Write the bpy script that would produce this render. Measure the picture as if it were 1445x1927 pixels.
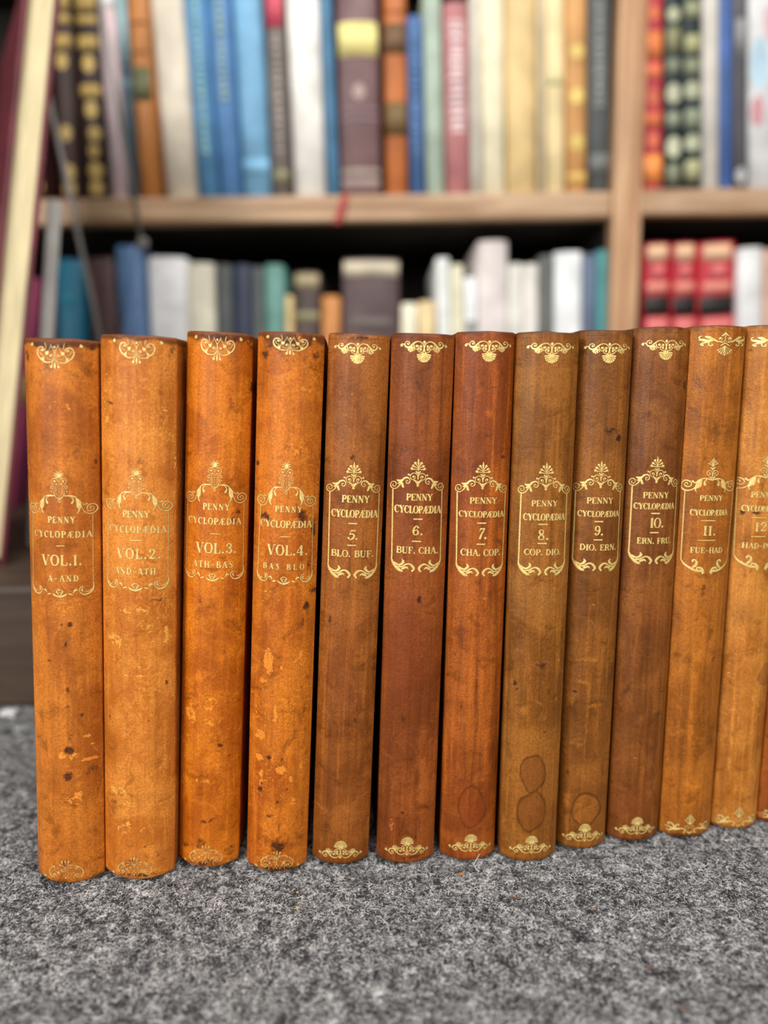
# Row of gilt leather encyclopaedia volumes on a grey felt carpet, bookcase behind.
import bpy, bmesh, math, random
import numpy as np
from mathutils import Vector, Matrix

for o in list(bpy.data.objects):
    bpy.data.objects.remove(o, do_unlink=True)
SC = bpy.context.scene
COL = SC.collection

# ------------------------------------------------------------------ camera
FPX = 1447.0                      # focal length in pixels of the 1445x1927 frame
PITCH, ROLL, CAM_H = math.radians(9.0), math.radians(0.8), 0.2484
FWD = Vector((0, math.cos(PITCH), -math.sin(PITCH)))
CUP = Vector((0, math.sin(PITCH), math.cos(PITCH)))
CRT = Vector((1, 0, 0))
cam_d = bpy.data.cameras.new('camera')
cam = bpy.data.objects.new('camera', cam_d)
COL.objects.link(cam)
AX = CRT * math.cos(ROLL) - CUP * math.sin(ROLL)
AY = CRT * math.sin(ROLL) + CUP * math.cos(ROLL)
cam.matrix_world = Matrix(((AX.x, AY.x, -FWD.x, 0), (AX.y, AY.y, -FWD.y, 0),
                           (AX.z, AY.z, -FWD.z, CAM_H), (0, 0, 0, 1)))
cam_d.sensor_fit = 'HORIZONTAL'
cam_d.sensor_width = 36.0
cam_d.lens = 36.0 * FPX / 1445.0
cam_d.clip_start = 0.02
cam_d.dof.use_dof = True
cam_d.dof.focus_distance = 0.384
cam_d.dof.aperture_fstop = 3.5
SC.camera = cam

def at(px, py, Y):
    """world point at depth Y seen at a place of the photograph"""
    d = FWD + AX * ((px - 722.5) / FPX) + AY * (-(py - 963.5) / FPX)
    return Vector((0, 0, CAM_H)) + d * (Y / d.y)

# ------------------------------------------------------------------ light and exposure
SC.view_settings.view_transform = 'Standard'
SC.view_settings.look = 'None'
SC.view_settings.gamma = 1.0
SC.view_settings.use_curve_mapping = False
SC.view_settings.exposure = 0.0

W = bpy.data.worlds.new('room_light')
SC.world = W
W.use_nodes = True
wn, wl = W.node_tree.nodes, W.node_tree.links
wn['Background'].inputs['Color'].default_value = (1.0, 0.97, 0.93, 1)
wn['Background'].inputs['Strength'].default_value = 0.17

def area(name, loc, target, sx, sy, power, col):
    l = bpy.data.lights.new(name, 'AREA')
    l.shape = 'RECTANGLE'; l.size = sx; l.size_y = sy; l.energy = power; l.color = col
    o = bpy.data.objects.new(name, l)
    COL.objects.link(o)
    o.location = loc
    o.rotation_euler = (Vector(target) - Vector(loc)).to_track_quat('-Z', 'Y').to_euler()
    return o
area('window_daylight', (-1.0, -1.25, 0.95), (0, 0.5, 0.25), 0.9, 0.9, 40, (1.0, 0.98, 0.95))
area('doorway_daylight', (0.95, -1.3, 1.1), (0.1, 0.6, 0.25), 0.9, 1.1, 15, (1.0, 0.97, 0.93))  # soft area light from the front right, source out of view
area('ceiling_light', (0.1, -0.1, 2.0), (0.1, 0.25, 0.0), 1.0, 0.8, 30, (1.0, 0.98, 0.95))  # added overhead area lamp, out of view, to brighten the carpet

# ------------------------------------------------------------------ helpers
def lin(c):
    c = c / 255.0
    return c / 12.92 if c <= 0.04045 else ((c + 0.055) / 1.055) ** 2.4
def rgb(r, g, b):
    return (lin(r), lin(g), lin(b), 1.0)

class NT:
    """small node-tree builder"""
    def __init__(s, name):
        s.m = bpy.data.materials.new(name)
        s.m.use_nodes = True
        s.t = s.m.node_tree
        s.b = s.t.nodes['Principled BSDF']
        s.tc = None
    def n(s, typ, **kw):
        x = s.t.nodes.new(typ)
        for k, v in kw.items():
            setattr(x, k, v)
        return x
    def set(s, sock, v):
        if hasattr(v, 'is_linked') or isinstance(v, bpy.types.NodeSocket):
            s.t.links.new(v, sock)
        else:
            sock.default_value = v
    def coord(s, off=(0, 0, 0), scale=(1, 1, 1)):
        if s.tc is None:
            s.tc = s.n('ShaderNodeTexCoord')
        mp = s.n('ShaderNodeMapping')
        s.t.links.new(s.tc.outputs['Object'], mp.inputs['Vector'])
        mp.inputs['Location'].default_value = off
        mp.inputs['Scale'].default_value = scale
        return mp.outputs['Vector']
    def noise(s, vec, scale, detail=4, rough=0.55, dist=0.0):
        x = s.n('ShaderNodeTexNoise')
        s.t.links.new(vec, x.inputs['Vector'])
        x.inputs['Scale'].default_value = scale
        x.inputs['Detail'].default_value = detail
        x.inputs['Roughness'].default_value = rough
        x.inputs['Distortion'].default_value = dist
        return x.outputs['Fac']
    def attr(s, name):
        return s.n('ShaderNodeAttribute', attribute_name=name).outputs['Fac']
    def mr(s, v, a, b, c=0.0, d=1.0, smooth=True):
        x = s.n('ShaderNodeMapRange')
        if smooth:
            x.interpolation_type = 'SMOOTHSTEP'
        s.set(x.inputs['Value'], v)
        x.inputs['From Min'].default_value = a; x.inputs['From Max'].default_value = b
        x.inputs['To Min'].default_value = c; x.inputs['To Max'].default_value = d
        return x.outputs['Result']
    def math(s, op, a, b=0.0, clamp=False):
        x = s.n('ShaderNodeMath', operation=op, use_clamp=clamp)
        s.set(x.inputs[0], a); s.set(x.inputs[1], b)
        return x.outputs[0]
    def mix(s, f, a, b, blend='MIX'):
        x = s.n('ShaderNodeMix', data_type='RGBA', blend_type=blend)
        s.set(x.inputs['Factor'], f)
        s.set(x.inputs['A'], a) if False else s.set(x.inputs[6], a)
        s.set(x.inputs[7], b)
        return x.outputs[2]
    def bump(s, h, strength, dist=0.001, normal=None):
        x = s.n('ShaderNodeBump')
        x.inputs['Strength'].default_value = strength
        x.inputs['Distance'].default_value = dist
        s.t.links.new(h, x.inputs['Height'])
        if normal is not None:
            s.t.links.new(normal, x.inputs['Normal'])
        s.t.links.new(x.outputs['Normal'], s.b.inputs['Normal'])
        return x.outputs['Normal']

def link(o, parent=None):
    COL.objects.link(o)
    if parent is not None:
        o.parent = parent
    return o

def mesh_obj(name, verts, faces, mats, parent=None, smooth=False, fmat=None):
    me = bpy.data.meshes.new(name)
    me.from_pydata([tuple(v) for v in verts], [], faces)
    for m in (mats if isinstance(mats, (list, tuple)) else [mats]):
        me.materials.append(m)
    if fmat is not None:
        me.polygons.foreach_set('material_index', fmat)
    if smooth:
        me.polygons.foreach_set('use_smooth', [True] * len(me.polygons))
    me.update()
    return link(bpy.data.objects.new(name, me), parent)

def tag(o, label=None, cat=None, group=None, kind=None):
    if label: o['label'] = label
    if cat: o['category'] = cat
    if group: o['group'] = group
    if kind: o['kind'] = kind
    return o

def empty(name, loc=(0, 0, 0), rot=(0, 0, 0)):
    o = bpy.data.objects.new(name, None)
    o.empty_display_size = 0.02
    COL.objects.link(o)
    o.location = loc
    o.rotation_euler = rot
    return o

def box_mesh(name, lo, hi, mat, parent=None, bevel=0.0, seg=2):
    bm = bmesh.new()
    bmesh.ops.create_cube(bm, size=1.0)
    for v in bm.verts:
        v.co = Vector((lo[i] + (hi[i] - lo[i]) * (v.co[i] + 0.5) for i in range(3)))
    if bevel:
        bmesh.ops.bevel(bm, geom=list(bm.edges), offset=bevel, segments=seg, profile=0.5, affect='EDGES')
    me = bpy.data.meshes.new(name)
    bm.to_mesh(me); bm.free()
    me.materials.append(mat)
    return link(bpy.data.objects.new(name, me), parent)

# ------------------------------------------------------------------ materials
def wood(name, c1, c2, rough=0.5, axis=0, seed=0):
    k = NT(name)
    sc = [60, 60, 60]; sc[axis] = 4
    v = k.coord((seed, seed * 2, seed * 3), tuple(sc))
    a = k.noise(v, 1.0, 6, 0.6, 0.6)
    v2 = k.coord((seed, 5, 2), (6, 6, 6))
    b = k.noise(v2, 1.0, 3)
    c = k.mix(k.mr(a, 0.35, 0.68), c1, c2)
    c = k.mix(k.mr(b, 0.45, 0.7, 0, 0.35), c, tuple(x * 0.55 for x in c1[:3]) + (1,))
    k.set(k.b.inputs['Base Color'], c)
    k.b.inputs['Roughness'].default_value = rough
    k.bump(a, 0.15, 0.0006)
    return k.m

def cloth(name, c, rough=0.55, var=0.12, weave=700, seed=0):
    """book cloth or paper wrapper with a slight mottling"""
    k = NT(name)
    v = k.coord((seed * 1.3, seed * 0.7, seed))
    a = k.noise(v, 22, 4)
    f = k.noise(v, weave, 2)
    c = tuple(x * 0.97 for x in c[:3]) + (1,)
    d = tuple(max(0, x * (1 - var * 2.2)) for x in c[:3]) + (1,)
    e = tuple(min(1, x * (1 + var)) for x in c[:3]) + (1,)
    col = k.mix(k.mr(a, 0.3, 0.7), d, e)
    k.set(k.b.inputs['Base Color'], col)
    k.b.inputs['Roughness'].default_value = rough
    k.b.inputs['Specular IOR Level'].default_value = 0.35
    k.bump(f, 0.12, 0.0004)
    return k.m

def paper(name, c=(225, 210, 175)):
    k = NT(name)
    v = k.coord((0, 0, 0), (900, 40, 20))
    a = k.noise(v, 1.0, 3)
    c1 = rgb(*c)
    col = k.mix(k.mr(a, 0.35, 0.65), tuple(x * 0.72 for x in c1[:3]) + (1,), c1)
    k.set(k.b.inputs['Base Color'], col)
    k.b.inputs['Roughness'].default_value = 0.8
    k.bump(a, 0.3, 0.0005)
    return k.m

def gold(name, wear, dull=0.0):
    k = NT(name)
    v = k.coord()
    a = k.noise(v, 1600, 3)
    w = k.noise(v, 330, 4, 0.65)
    col = k.mix(k.mr(a, 0.35, 0.65), rgb(238, 188, 92), rgb(255, 234, 156))
    f = k.mr(w, 0.66 - wear * 0.26, 0.78 - wear * 0.26)
    col = k.mix(k.math('MULTIPLY', f, 0.85), col, rgb(168, 92, 30))
    k.set(k.b.inputs['Base Color'], col)
    met = k.mr(f, 0, 1, 0.42 - dull, 0.05)
    k.set(k.b.inputs['Metallic'], met)
    k.b.inputs['Roughness'].default_value = 0.38
    k.bump(a, 0.2, 0.0003)
    return k.m

def tool_burn():  # shade of the pressed-in tooling, painted as a dark outline round the gilding
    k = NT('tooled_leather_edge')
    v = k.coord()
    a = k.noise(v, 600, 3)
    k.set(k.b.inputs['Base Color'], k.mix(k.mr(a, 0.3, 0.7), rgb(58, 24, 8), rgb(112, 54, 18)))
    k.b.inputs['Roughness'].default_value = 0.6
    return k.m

def leather(name, ca, cb, warm, cool, flake=0.3, streak=0.4, seed=0.0, sheen=0.3):
    k = NT(name)
    v = k.coord((seed * 0.37, seed * 0.11, seed * 0.23))
    big = k.noise(v, 26, 5, 0.6, 0.5)
    mid = k.noise(v, 95, 6, 0.68, 0.8)
    fine = k.noise(v, 1100, 3, 0.7)
    vs = k.coord((seed, seed * 0.5, seed * 0.31), (300, 60, 13))
    st = k.noise(vs, 1.0, 6, 0.66, 0.25)
    vh = k.coord((seed, seed * 0.2, seed * 0.71), (30, 30, 110))
    sh = k.noise(vh, 1.0, 4, 0.6, 0.8)
    vein = k.noise(v, 120, 4, 0.6, 1.6)
    vmsk = k.noise(v, 33, 2)
    ca = tuple(x * y for x, y in zip(ca[:3], (.90, .835, .64))) + (1,)
    cb = tuple(x * y for x, y in zip(cb[:3], (.98, .90, .70))) + (1,)
    dk = lambda f: tuple(x * f for x in ca[:3]) + (1,)
    lt = lambda f: tuple(min(1, x * f) for x in cb[:3]) + (1,)
    col = k.mix(k.mr(big, 0.38, 0.62), ca, cb)
    # long vertical rubbing streaks and a mottle of the dressing
    col = k.mix(k.mr(st, 0.5, 0.68, 0, streak * 1.1), col, lt(1.5))
    col = k.mix(k.mr(st, 0.5, 0.32, 0, streak * 1.2), col, dk(0.45))
    col = k.mix(k.mr(mid, 0.47, 0.29, 0, 0.7), col, dk(0.42))
    col = k.mix(k.mr(mid, 0.54, 0.73, 0, 0.5), col, lt(1.4))
    col = k.mix(k.mr(sh, 0.6, 0.72, 0, 0.18), col, dk(0.5))
    # fine veins of the skin, pale and dark
    va = k.math('ABSOLUTE', k.math('SUBTRACT', vein, 0.5))
    col = k.mix(k.math('MULTIPLY', k.mr(va, 0.016, 0.003), k.mr(vmsk, 0.46, 0.6, 0, 0.25 + 0.45 * flake)), col, lt(1.75))
    vb = k.math('ABSOLUTE', k.math('SUBTRACT', vein, 0.58))
    col = k.mix(k.math('MULTIPLY', k.mr(vb, 0.012, 0.002), k.mr(vmsk, 0.56, 0.42, 0, 0.4)), col, dk(0.35))
    # warm and cool patches, soft rubbed areas
    rag = k.mr(mid, 0.25, 0.75, -0.35, 0.35, False)
    def ragged(nm, lo, hi, top=1.0):
        a = k.attr(nm)
        a2 = k.math('ADD', a, k.math('MULTIPLY', rag, k.mr(a, 0.0, 0.15)))
        return k.mr(a2, lo, hi, 0, top)
    col = k.mix(ragged('warm', 0.0, 0.9, 0.62), col, warm)
    col = k.mix(ragged('cool', 0.0, 0.9, 0.6), col, cool)
    col = k.mix(ragged('rub', 0.05, 0.8, 0.75), col, tuple(min(1, x * 1.5) for x in cb[:3]) + (1,))
    # flaked surface: pale raw leather islands
    fl = k.noise(v, 170, 4, 0.7, 1.4)
    msk = k.noise(v, 38, 3)
    pal = k.attr('pale')
    thr = k.math('ADD', fl, k.math('ADD', k.math('MULTIPLY', pal, 0.42), k.mr(msk, 0.45, 0.8, 0.0, 0.10 * flake, False)))
    flf = k.mr(thr, 0.705, 0.735, 0, 0.8)
    col = k.mix(flf, col, tuple(min(1, x * 1.55 + y) for x, y in zip(cb[:3], (0.05, 0.03, 0.01))) + (1,))
    # dark cracks round the flakes
    crk = k.math('MULTIPLY', k.mr(thr, 0.67, 0.70), k.mr(thr, 0.72, 0.70))
    col = k.mix(k.math('MULTIPLY', crk, 0.35), col, tuple(x * 0.4 for x in ca[:3]) + (1,))
    # tide marks
    col = k.mix(k.mr(k.attr('ring'), 0.1, 0.9, 0, 0.75), col, tuple(x * 0.36 for x in ca[:3]) + (1,))
    # ink and grease spots, handled head and foot, darker spine sides
    rag2 = k.math('SUBTRACT', k.noise(v, 330, 5, 0.75, 0.6), 0.5)
    da = k.attr('dark')
    da = k.math('ADD', da, k.math('MULTIPLY', k.math('MULTIPLY', rag2, 2.6), k.mr(da, 0.0, 0.25)))
    col = k.mix(k.mr(da, 0.2, 0.75, 0, 0.94), col, rgb(38, 20, 16))
    col = k.mix(ragged('rim', 0.18, 0.85, 0.82), col, rgb(62, 27, 14))
    # pinholes
    vo = k.n('ShaderNodeTexVoronoi')
    k.t.links.new(v, vo.inputs['Vector'])
    vo.inputs['Scale'].default_value = 60
    col = k.mix(k.mr(vo.outputs['Distance'], 0.028, 0.018, 0, 0.8), col, rgb(30, 14, 8))
    col = k.mix(k.mr(fine, 0.35, 0.68, 0.0, 0.5), col, tuple(x * 0.5 for x in ca[:3]) + (1,))
    k.set(k.b.inputs['Base Color'], col)
    r = k.mr(mid, 0.3, 0.7, 0.36, 0.52)
    k.set(k.b.inputs['Roughness'], k.math('ADD', r, k.math('MULTIPLY', flf, 0.2)))
    k.b.inputs['Specular IOR Level'].default_value = sheen
    h = k.math('ADD', k.math('MULTIPLY', fine, 0.35), k.math('ADD', k.math('MULTIPLY', mid, 0.9), k.math('MULTIPLY', st, 0.5)))
    h = k.math('ADD', h, k.math('MULTIPLY', flf, -0.25))
    k.bump(h, 0.55, 0.0008)
    return k.m

M_PAGE = paper('old_paper')
M_PAGE_W = paper('white_paper', (232, 228, 215))
M_GOLD = gold('gold_leaf', 0.0)
M_GOLD_WORN = gold('worn_gold_leaf', 0.14, 0.1)
M_GOLD_FAINT = gold('faint_gold_leaf', 0.75, 0.2)
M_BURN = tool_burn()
# ------------------------------------------------------------------ setting
def carpet_mat():
    k = NT('grey_felt')
    v = k.coord()
    a = k.noise(v, 900, 4, 0.7, 1.0)
    b = k.noise(v, 300, 4, 0.65, 0.8)
    c = k.noise(v, 110, 3)
    t = k.math('ADD', k.math('MULTIPLY', a, 0.45), k.math('ADD', k.math('MULTIPLY', b, 0.35), k.math('MULTIPLY', c, 0.2)))
    rp = k.n('ShaderNodeValToRGB')
    k.t.links.new(t, rp.inputs['Fac'])
    e = rp.color_ramp.elements
    e[0].position = 0.38; e[0].color = rgb(36, 35, 36)
    e[1].position = 0.60; e[1].color = rgb(246, 246, 246)
    x = e.new(0.47); x.color = rgb(70, 69, 70)
    x = e.new(0.53); x.color = rgb(146, 146, 146)
    k.set(k.b.inputs['Base Color'], rp.outputs['Color'])
    k.b.inputs['Roughness'].default_value = 0.95
    k.b.inputs['Specular IOR Level'].default_value = 0.1
    k.bump(t, 0.9, 0.003)
    return k.m

def fibre_mat():
    k = NT('felt_fibre')
    t = k.attr('tone')
    rp = k.n('ShaderNodeValToRGB')
    k.t.links.new(t, rp.inputs['Fac'])
    e = rp.color_ramp.elements
    e[0].position = 0.0; e[0].color = rgb(40, 39, 41)
    e[1].position = 1.0; e[1].color = rgb(250, 249, 246)
    x = e.new(0.4); x.color = rgb(112, 111, 112)
    x = e.new(0.7); x.color = rgb(206, 206, 206)
    k.set(k.b.inputs['Base Color'], rp.outputs['Color'])
    k.b.inputs['Roughness'].default_value = 0.85
    k.b.inputs['Specular IOR Level'].default_value = 0.15
    return k.m

fl = mesh_obj('floor', [(-3.0, -3.5, 0), (3.0, -3.5, 0), (3.0, 1.45, 0), (-3.0, 1.45, 0)], [(0, 1, 2, 3)], carpet_mat())
tag(fl, 'grey speckled felt carpet under the row of books', 'floor', kind='structure')
wb = box_mesh('wall_back', (-3.0, 1.40, 0), (3.0, 1.46, 1.9), cloth('wall_paint', rgb(150, 145, 135)))
tag(wb, 'plain wall behind the bookcase', 'wall', kind='structure')

def build_pile(count=150000):
    """curled wool fibres of the felt, thin three-sided tubes; only where the carpet can be seen"""
    rs = np.random.RandomState(4)
    n = int(count * 1.7)
    # more of them near the books, fewer far in front
    y = rs.uniform(0.165, 0.60, n)
    x = rs.uniform(-1, 1, n) * (0.05 + 0.56 * y)
    keep = rs.rand(n) < np.interp(y, [0.165, 0.24, 0.3, 0.41, 0.6], [0.45, 0.6, 0.9, 1.0, 0.3])
    x, y = x[keep][:count], y[keep][:count]
    n = len(x)
    def fld(x, y, s, sd):
        r = np.random.RandomState(sd); t = 0
        for i in range(10):
            a = r.uniform(0, 6.28); f = s * r.uniform(0.5, 1.6)
            t = t + np.sin(f * (x * math.cos(a) + y * math.sin(a)) + r.uniform(0, 6.28))
        return t / 3.2
    clump = fld(x, y, 900, 1) * 0.5 + fld(x, y, 330, 2) * 0.4 + fld(x, y, 130, 3) * 0.15
    tone = np.clip(0.47 + 0.46 * clump + rs.normal(0, 0.36, n), 0, 1)
    L = np.where(rs.rand(n) < 0.015, rs.uniform(0.006, 0.012, n), rs.uniform(0.0014, 0.0040, n))
    rad = rs.uniform(0.00006, 0.000105, n)
    ang = rs.uniform(0, 6.283, n)
    cur = rs.normal(0, 560, n)
    elev = rs.uniform(-0.1, 0.75, n)
    S = 5
    P = np.zeros((n, S + 1, 3))
    P[:, 0, 0] = x; P[:, 0, 1] = y; P[:, 0, 2] = rs.uniform(0.0, 0.0012, n)
    a = ang.copy(); e = elev.copy()
    for i in range(S):
        st = L / S
        P[:, i + 1, 0] = P[:, i, 0] + np.cos(a) * np.cos(e) * st
        P[:, i + 1, 1] = P[:, i, 1] + np.sin(a) * np.cos(e) * st
        P[:, i + 1, 2] = np.maximum(P[:, i, 2] + np.sin(e) * st, 0.0002)
        a = a + cur * st + rs.normal(0, 0.5, n)
        e = e - rs.uniform(0.1, 0.6, n)
    P[:, :, 2] = np.minimum(P[:, :, 2], 0.0032)
    T = np.gradient(P, axis=1)
    T /= np.linalg.norm(T, axis=2, keepdims=True) + 1e-12
    up = np.array([0, 0, 1.0])
    B = np.cross(T, up); B /= np.linalg.norm(B, axis=2, keepdims=True) + 1e-9
    N = np.cross(B, T)
    tap = np.array([0.9, 1, 1, 1, 0.85, 0.4])[None, :, None] * rad[:, None, None]
    V = np.zeros((n, S + 1, 3, 3))
    for j, q in enumerate((0.5, 0.5 + 2.094, 0.5 + 4.189)):
        V[:, :, j, :] = P + (B * math.cos(q) + N * math.sin(q)) * tap
    nv = n * (S + 1) * 3
    base = (np.arange(n) * (S + 1) * 3)[:, None, None]
    i = (np.arange(S) * 3)[None, :, None]
    j = np.arange(3)[None, None, :]
    j2 = (j + 1) % 3
    q = np.stack([base + i + j, base + i + j2, base + i + 3 + j2, base + i + 3 + j], axis=-1).reshape(-1)
    nf = n * S * 3
    me = bpy.data.meshes.new('carpet_pile')
    me.vertices.add(nv)
    me.vertices.foreach_set('co', V.reshape(-1).astype(np.float32))
    me.loops.add(nf * 4)
    me.loops.foreach_set('vertex_index', q.astype(np.int32))
    me.polygons.add(nf)
    me.polygons.foreach_set('loop_start', (np.arange(nf) * 4).astype(np.int32))
    me.polygons.foreach_set('use_smooth', np.ones(nf, dtype=bool))
    at_ = me.attributes.new('tone', 'FLOAT', 'POINT')
    at_.data.foreach_set('value', np.repeat(tone, (S + 1) * 3).astype(np.float32))
    me.materials.append(fibre_mat())
    me.update(calc_edges=True)
    o = link(bpy.data.objects.new('carpet_pile', me))
    tag(o, 'curled light and dark wool fibres of the grey felt carpet', 'carpet pile', kind='stuff')
build_pile()

# ------------------------------------------------------------------ bookcase
YS = 1.00                                   # front plane of the shelves
ZS = at(640, 366, YS).z                     # top of the upper shelf
ZB = at(640, 417, YS).z                     # its underside
ZL = 0.10                                   # lower shelf = top of the base
XL, XR = -0.95, 0.73
PX0, PX1 = at(1155, 300, YS).x, at(1208, 300, YS).x
M_WOOD = wood('shelf_wood', rgb(160, 122, 88), rgb(208, 176, 142), 0.5, 0)
M_WOODV = wood('upright_wood', rgb(170, 122, 84), rgb(212, 172, 132), 0.5, 2, 3)
M_DARK = wood('dark_back_wood', rgb(22, 18, 14), rgb(38, 30, 24), 0.8, 2, 5)  # back panel colour; on boards and uprights it stands for shade
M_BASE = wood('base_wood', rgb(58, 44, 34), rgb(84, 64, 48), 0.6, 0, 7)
bc = empty('bookcase', (0, YS, 0))
tag(bc, 'wooden bookcase with an upright post and full shelves behind the row', 'bookcase')
def bpart(name, lo, hi, mat, bev=0.002, label=None):
    o = box_mesh(name, (lo[0], lo[1] - YS, lo[2]), (hi[0], hi[1] - YS, hi[2]), mat, bc, bev)
    if label: o['label'] = label
    return o
DEP = 1.36
FE = 0.022                                   # depth of light front edge; boards behind are coloured dark for under-shelf shade
def shelf(x0, x1, z0, z1):
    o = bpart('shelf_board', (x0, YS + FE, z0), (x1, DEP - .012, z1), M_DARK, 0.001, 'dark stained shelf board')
    e = box_mesh('front_edge', (x0, 0.0, z0), (x1, FE, z1), M_WOOD, o, 0.004)
    e['label'] = 'light wood front edge of the shelf'
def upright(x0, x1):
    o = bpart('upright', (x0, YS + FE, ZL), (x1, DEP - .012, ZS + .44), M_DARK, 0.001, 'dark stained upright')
    e = box_mesh('front_edge', (x0, -.006, ZL), (x1, FE, ZS + .44), M_WOODV, o, 0.003)
    e['label'] = 'light wood front edge of the upright'
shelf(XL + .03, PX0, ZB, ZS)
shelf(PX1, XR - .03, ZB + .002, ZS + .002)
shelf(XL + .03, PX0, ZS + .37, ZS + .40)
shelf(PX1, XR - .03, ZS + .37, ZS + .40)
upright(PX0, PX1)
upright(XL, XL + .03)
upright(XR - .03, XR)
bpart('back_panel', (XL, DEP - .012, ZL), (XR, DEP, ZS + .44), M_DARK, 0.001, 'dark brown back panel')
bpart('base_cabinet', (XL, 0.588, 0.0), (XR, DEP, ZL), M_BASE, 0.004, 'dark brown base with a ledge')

# ------------------------------------------------------------------ books on the shelves
def prof(u, hw, s, e=2.4):
    return s * min(1.0, abs(u) / hw) ** e

def shelf_book(name, label, cat, x, y, z, w, h, d, lean, mat, page=M_PAGE, s=0.004, group=None, pages=True, yaw=0.0):
    """one closed book, spine to the front; local origin at the foot of the spine"""
    t = math.radians(lean)
    root = empty(name, (x, y, z + abs(math.sin(t)) * w / 2), (0, 0, 0))
    root.rotation_euler = (Matrix.Rotation(math.radians(yaw), 3, 'Z') @ Matrix.Rotation(t, 3, 'Y')).to_euler()
    tag(root, label, cat, group)
    hw, th = w / 2, min(0.003, w * 0.16)
    outer = [(-hw, d)] + [(u, prof(u, hw, s)) for u in np.linspace(-hw, hw, 13)] + [(hw, d)]
    inner = [(hw - th, d)] + [(u, prof(u, hw, s) + th) for u in np.linspace(hw - th, -hw + th, 7)] + [(-hw + th, d)]
    ring = outer + inner
    n = len(ring)
    zs = [(0.0, 0.0012), (0.0015, 0.0), (h - 0.0015, 0.0), (h, 0.0012)]
    V, F = [], []
    for zz, ins in zs:
        for (u, yy) in ring:
            V.append((u * (1 - ins / hw), yy + (ins if yy < s + .001 else 0), zz))
    for r in range(3):
        for i in range(n):
            j = (i + 1) % n
            F.append((r * n + i, r * n + j, (r + 1) * n + j, (r + 1) * n + i))
    no, ni = len(outer), len(inner)
    F.append(tuple(reversed(range(n)))); F.append(tuple(3 * n + i for i in range(n)))
    c = mesh_obj('cover', V, F, mat, root, True)
    m = c.modifiers.new('edge', 'EDGE_SPLIT'); m.split_angle = math.radians(50)
    if pages:
        pb = box_mesh('page_block', (-hw + th * 1.05, s + th, 0.0035), (hw - th * 1.05, d - 0.004, h - 0.0035), page, root)
    return root, (w, h, s)

def spine_patch(root, dims, name, v0, v1, mat, u0=-0.94, u1=0.94, off=0.0005, shape='band'):
    """a label, band or round ornament lying on the rounded spine (v in metres, u as a share of the half width)"""
    w, h, s = dims
    hw = w / 2
    V, F = [], []
    if shape == 'band':
        us = np.linspace(u0 * hw, u1 * hw, 11)
        for vv in (v0, v1):
            for u in us:
                V.append((u, prof(u, hw, s) - off, vv))
        for u in us:
            V.append((u, prof(u, hw, s) + 0.0002, v0))
        for u in us:
            V.append((u, prof(u, hw, s) + 0.0002, v1))
        k = len(us)
        for i in range(k - 1):
            F.append((i, i + 1, k + i + 1, k + i))
            F.append((2 * k + i, 2 * k + i + 1, i + 1, i))
            F.append((k + i, k + i + 1, 3 * k + i + 1, 3 * k + i))
    else:
        cu, cv = (u0 + u1) / 2 * hw, (v0 + v1) / 2
        ru, rv = (u1 - u0) / 2 * hw, (v1 - v0) / 2
        V.append((cu, prof(cu, hw, s) - off * 1.6, cv))
        K = 20
        for r_, o_ in ((0.62, off * 1.4), (1.0, off)):
            for i in range(K):
                a = 2 * math.pi * i / K
                u = cu + ru * r_ * math.cos(a)
                V.append((u, prof(u, hw, s) - o_, cv + rv * r_ * math.sin(a)))
        for i in range(K):
            j = (i + 1) % K
            F.append((0, 1 + i, 1 + j))
            F.append((1 + i, 1 + K + i, 1 + K + j, 1 + j))
    return mesh_obj(name, V, F, mat, root, True)

_mats = {}
def CM(c, rough=0.5, var=0.1):
    if (c, rough) not in _mats:
        _mats[(c, rough)] = cloth('book_cloth_%d' % len(_mats), rgb(*c), rough, var, seed=len(_mats))
    return _mats[(c, rough)]
M_BGOLD = cloth('dull_gilding', rgb(200, 164, 92), 0.4, 0.15)

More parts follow.
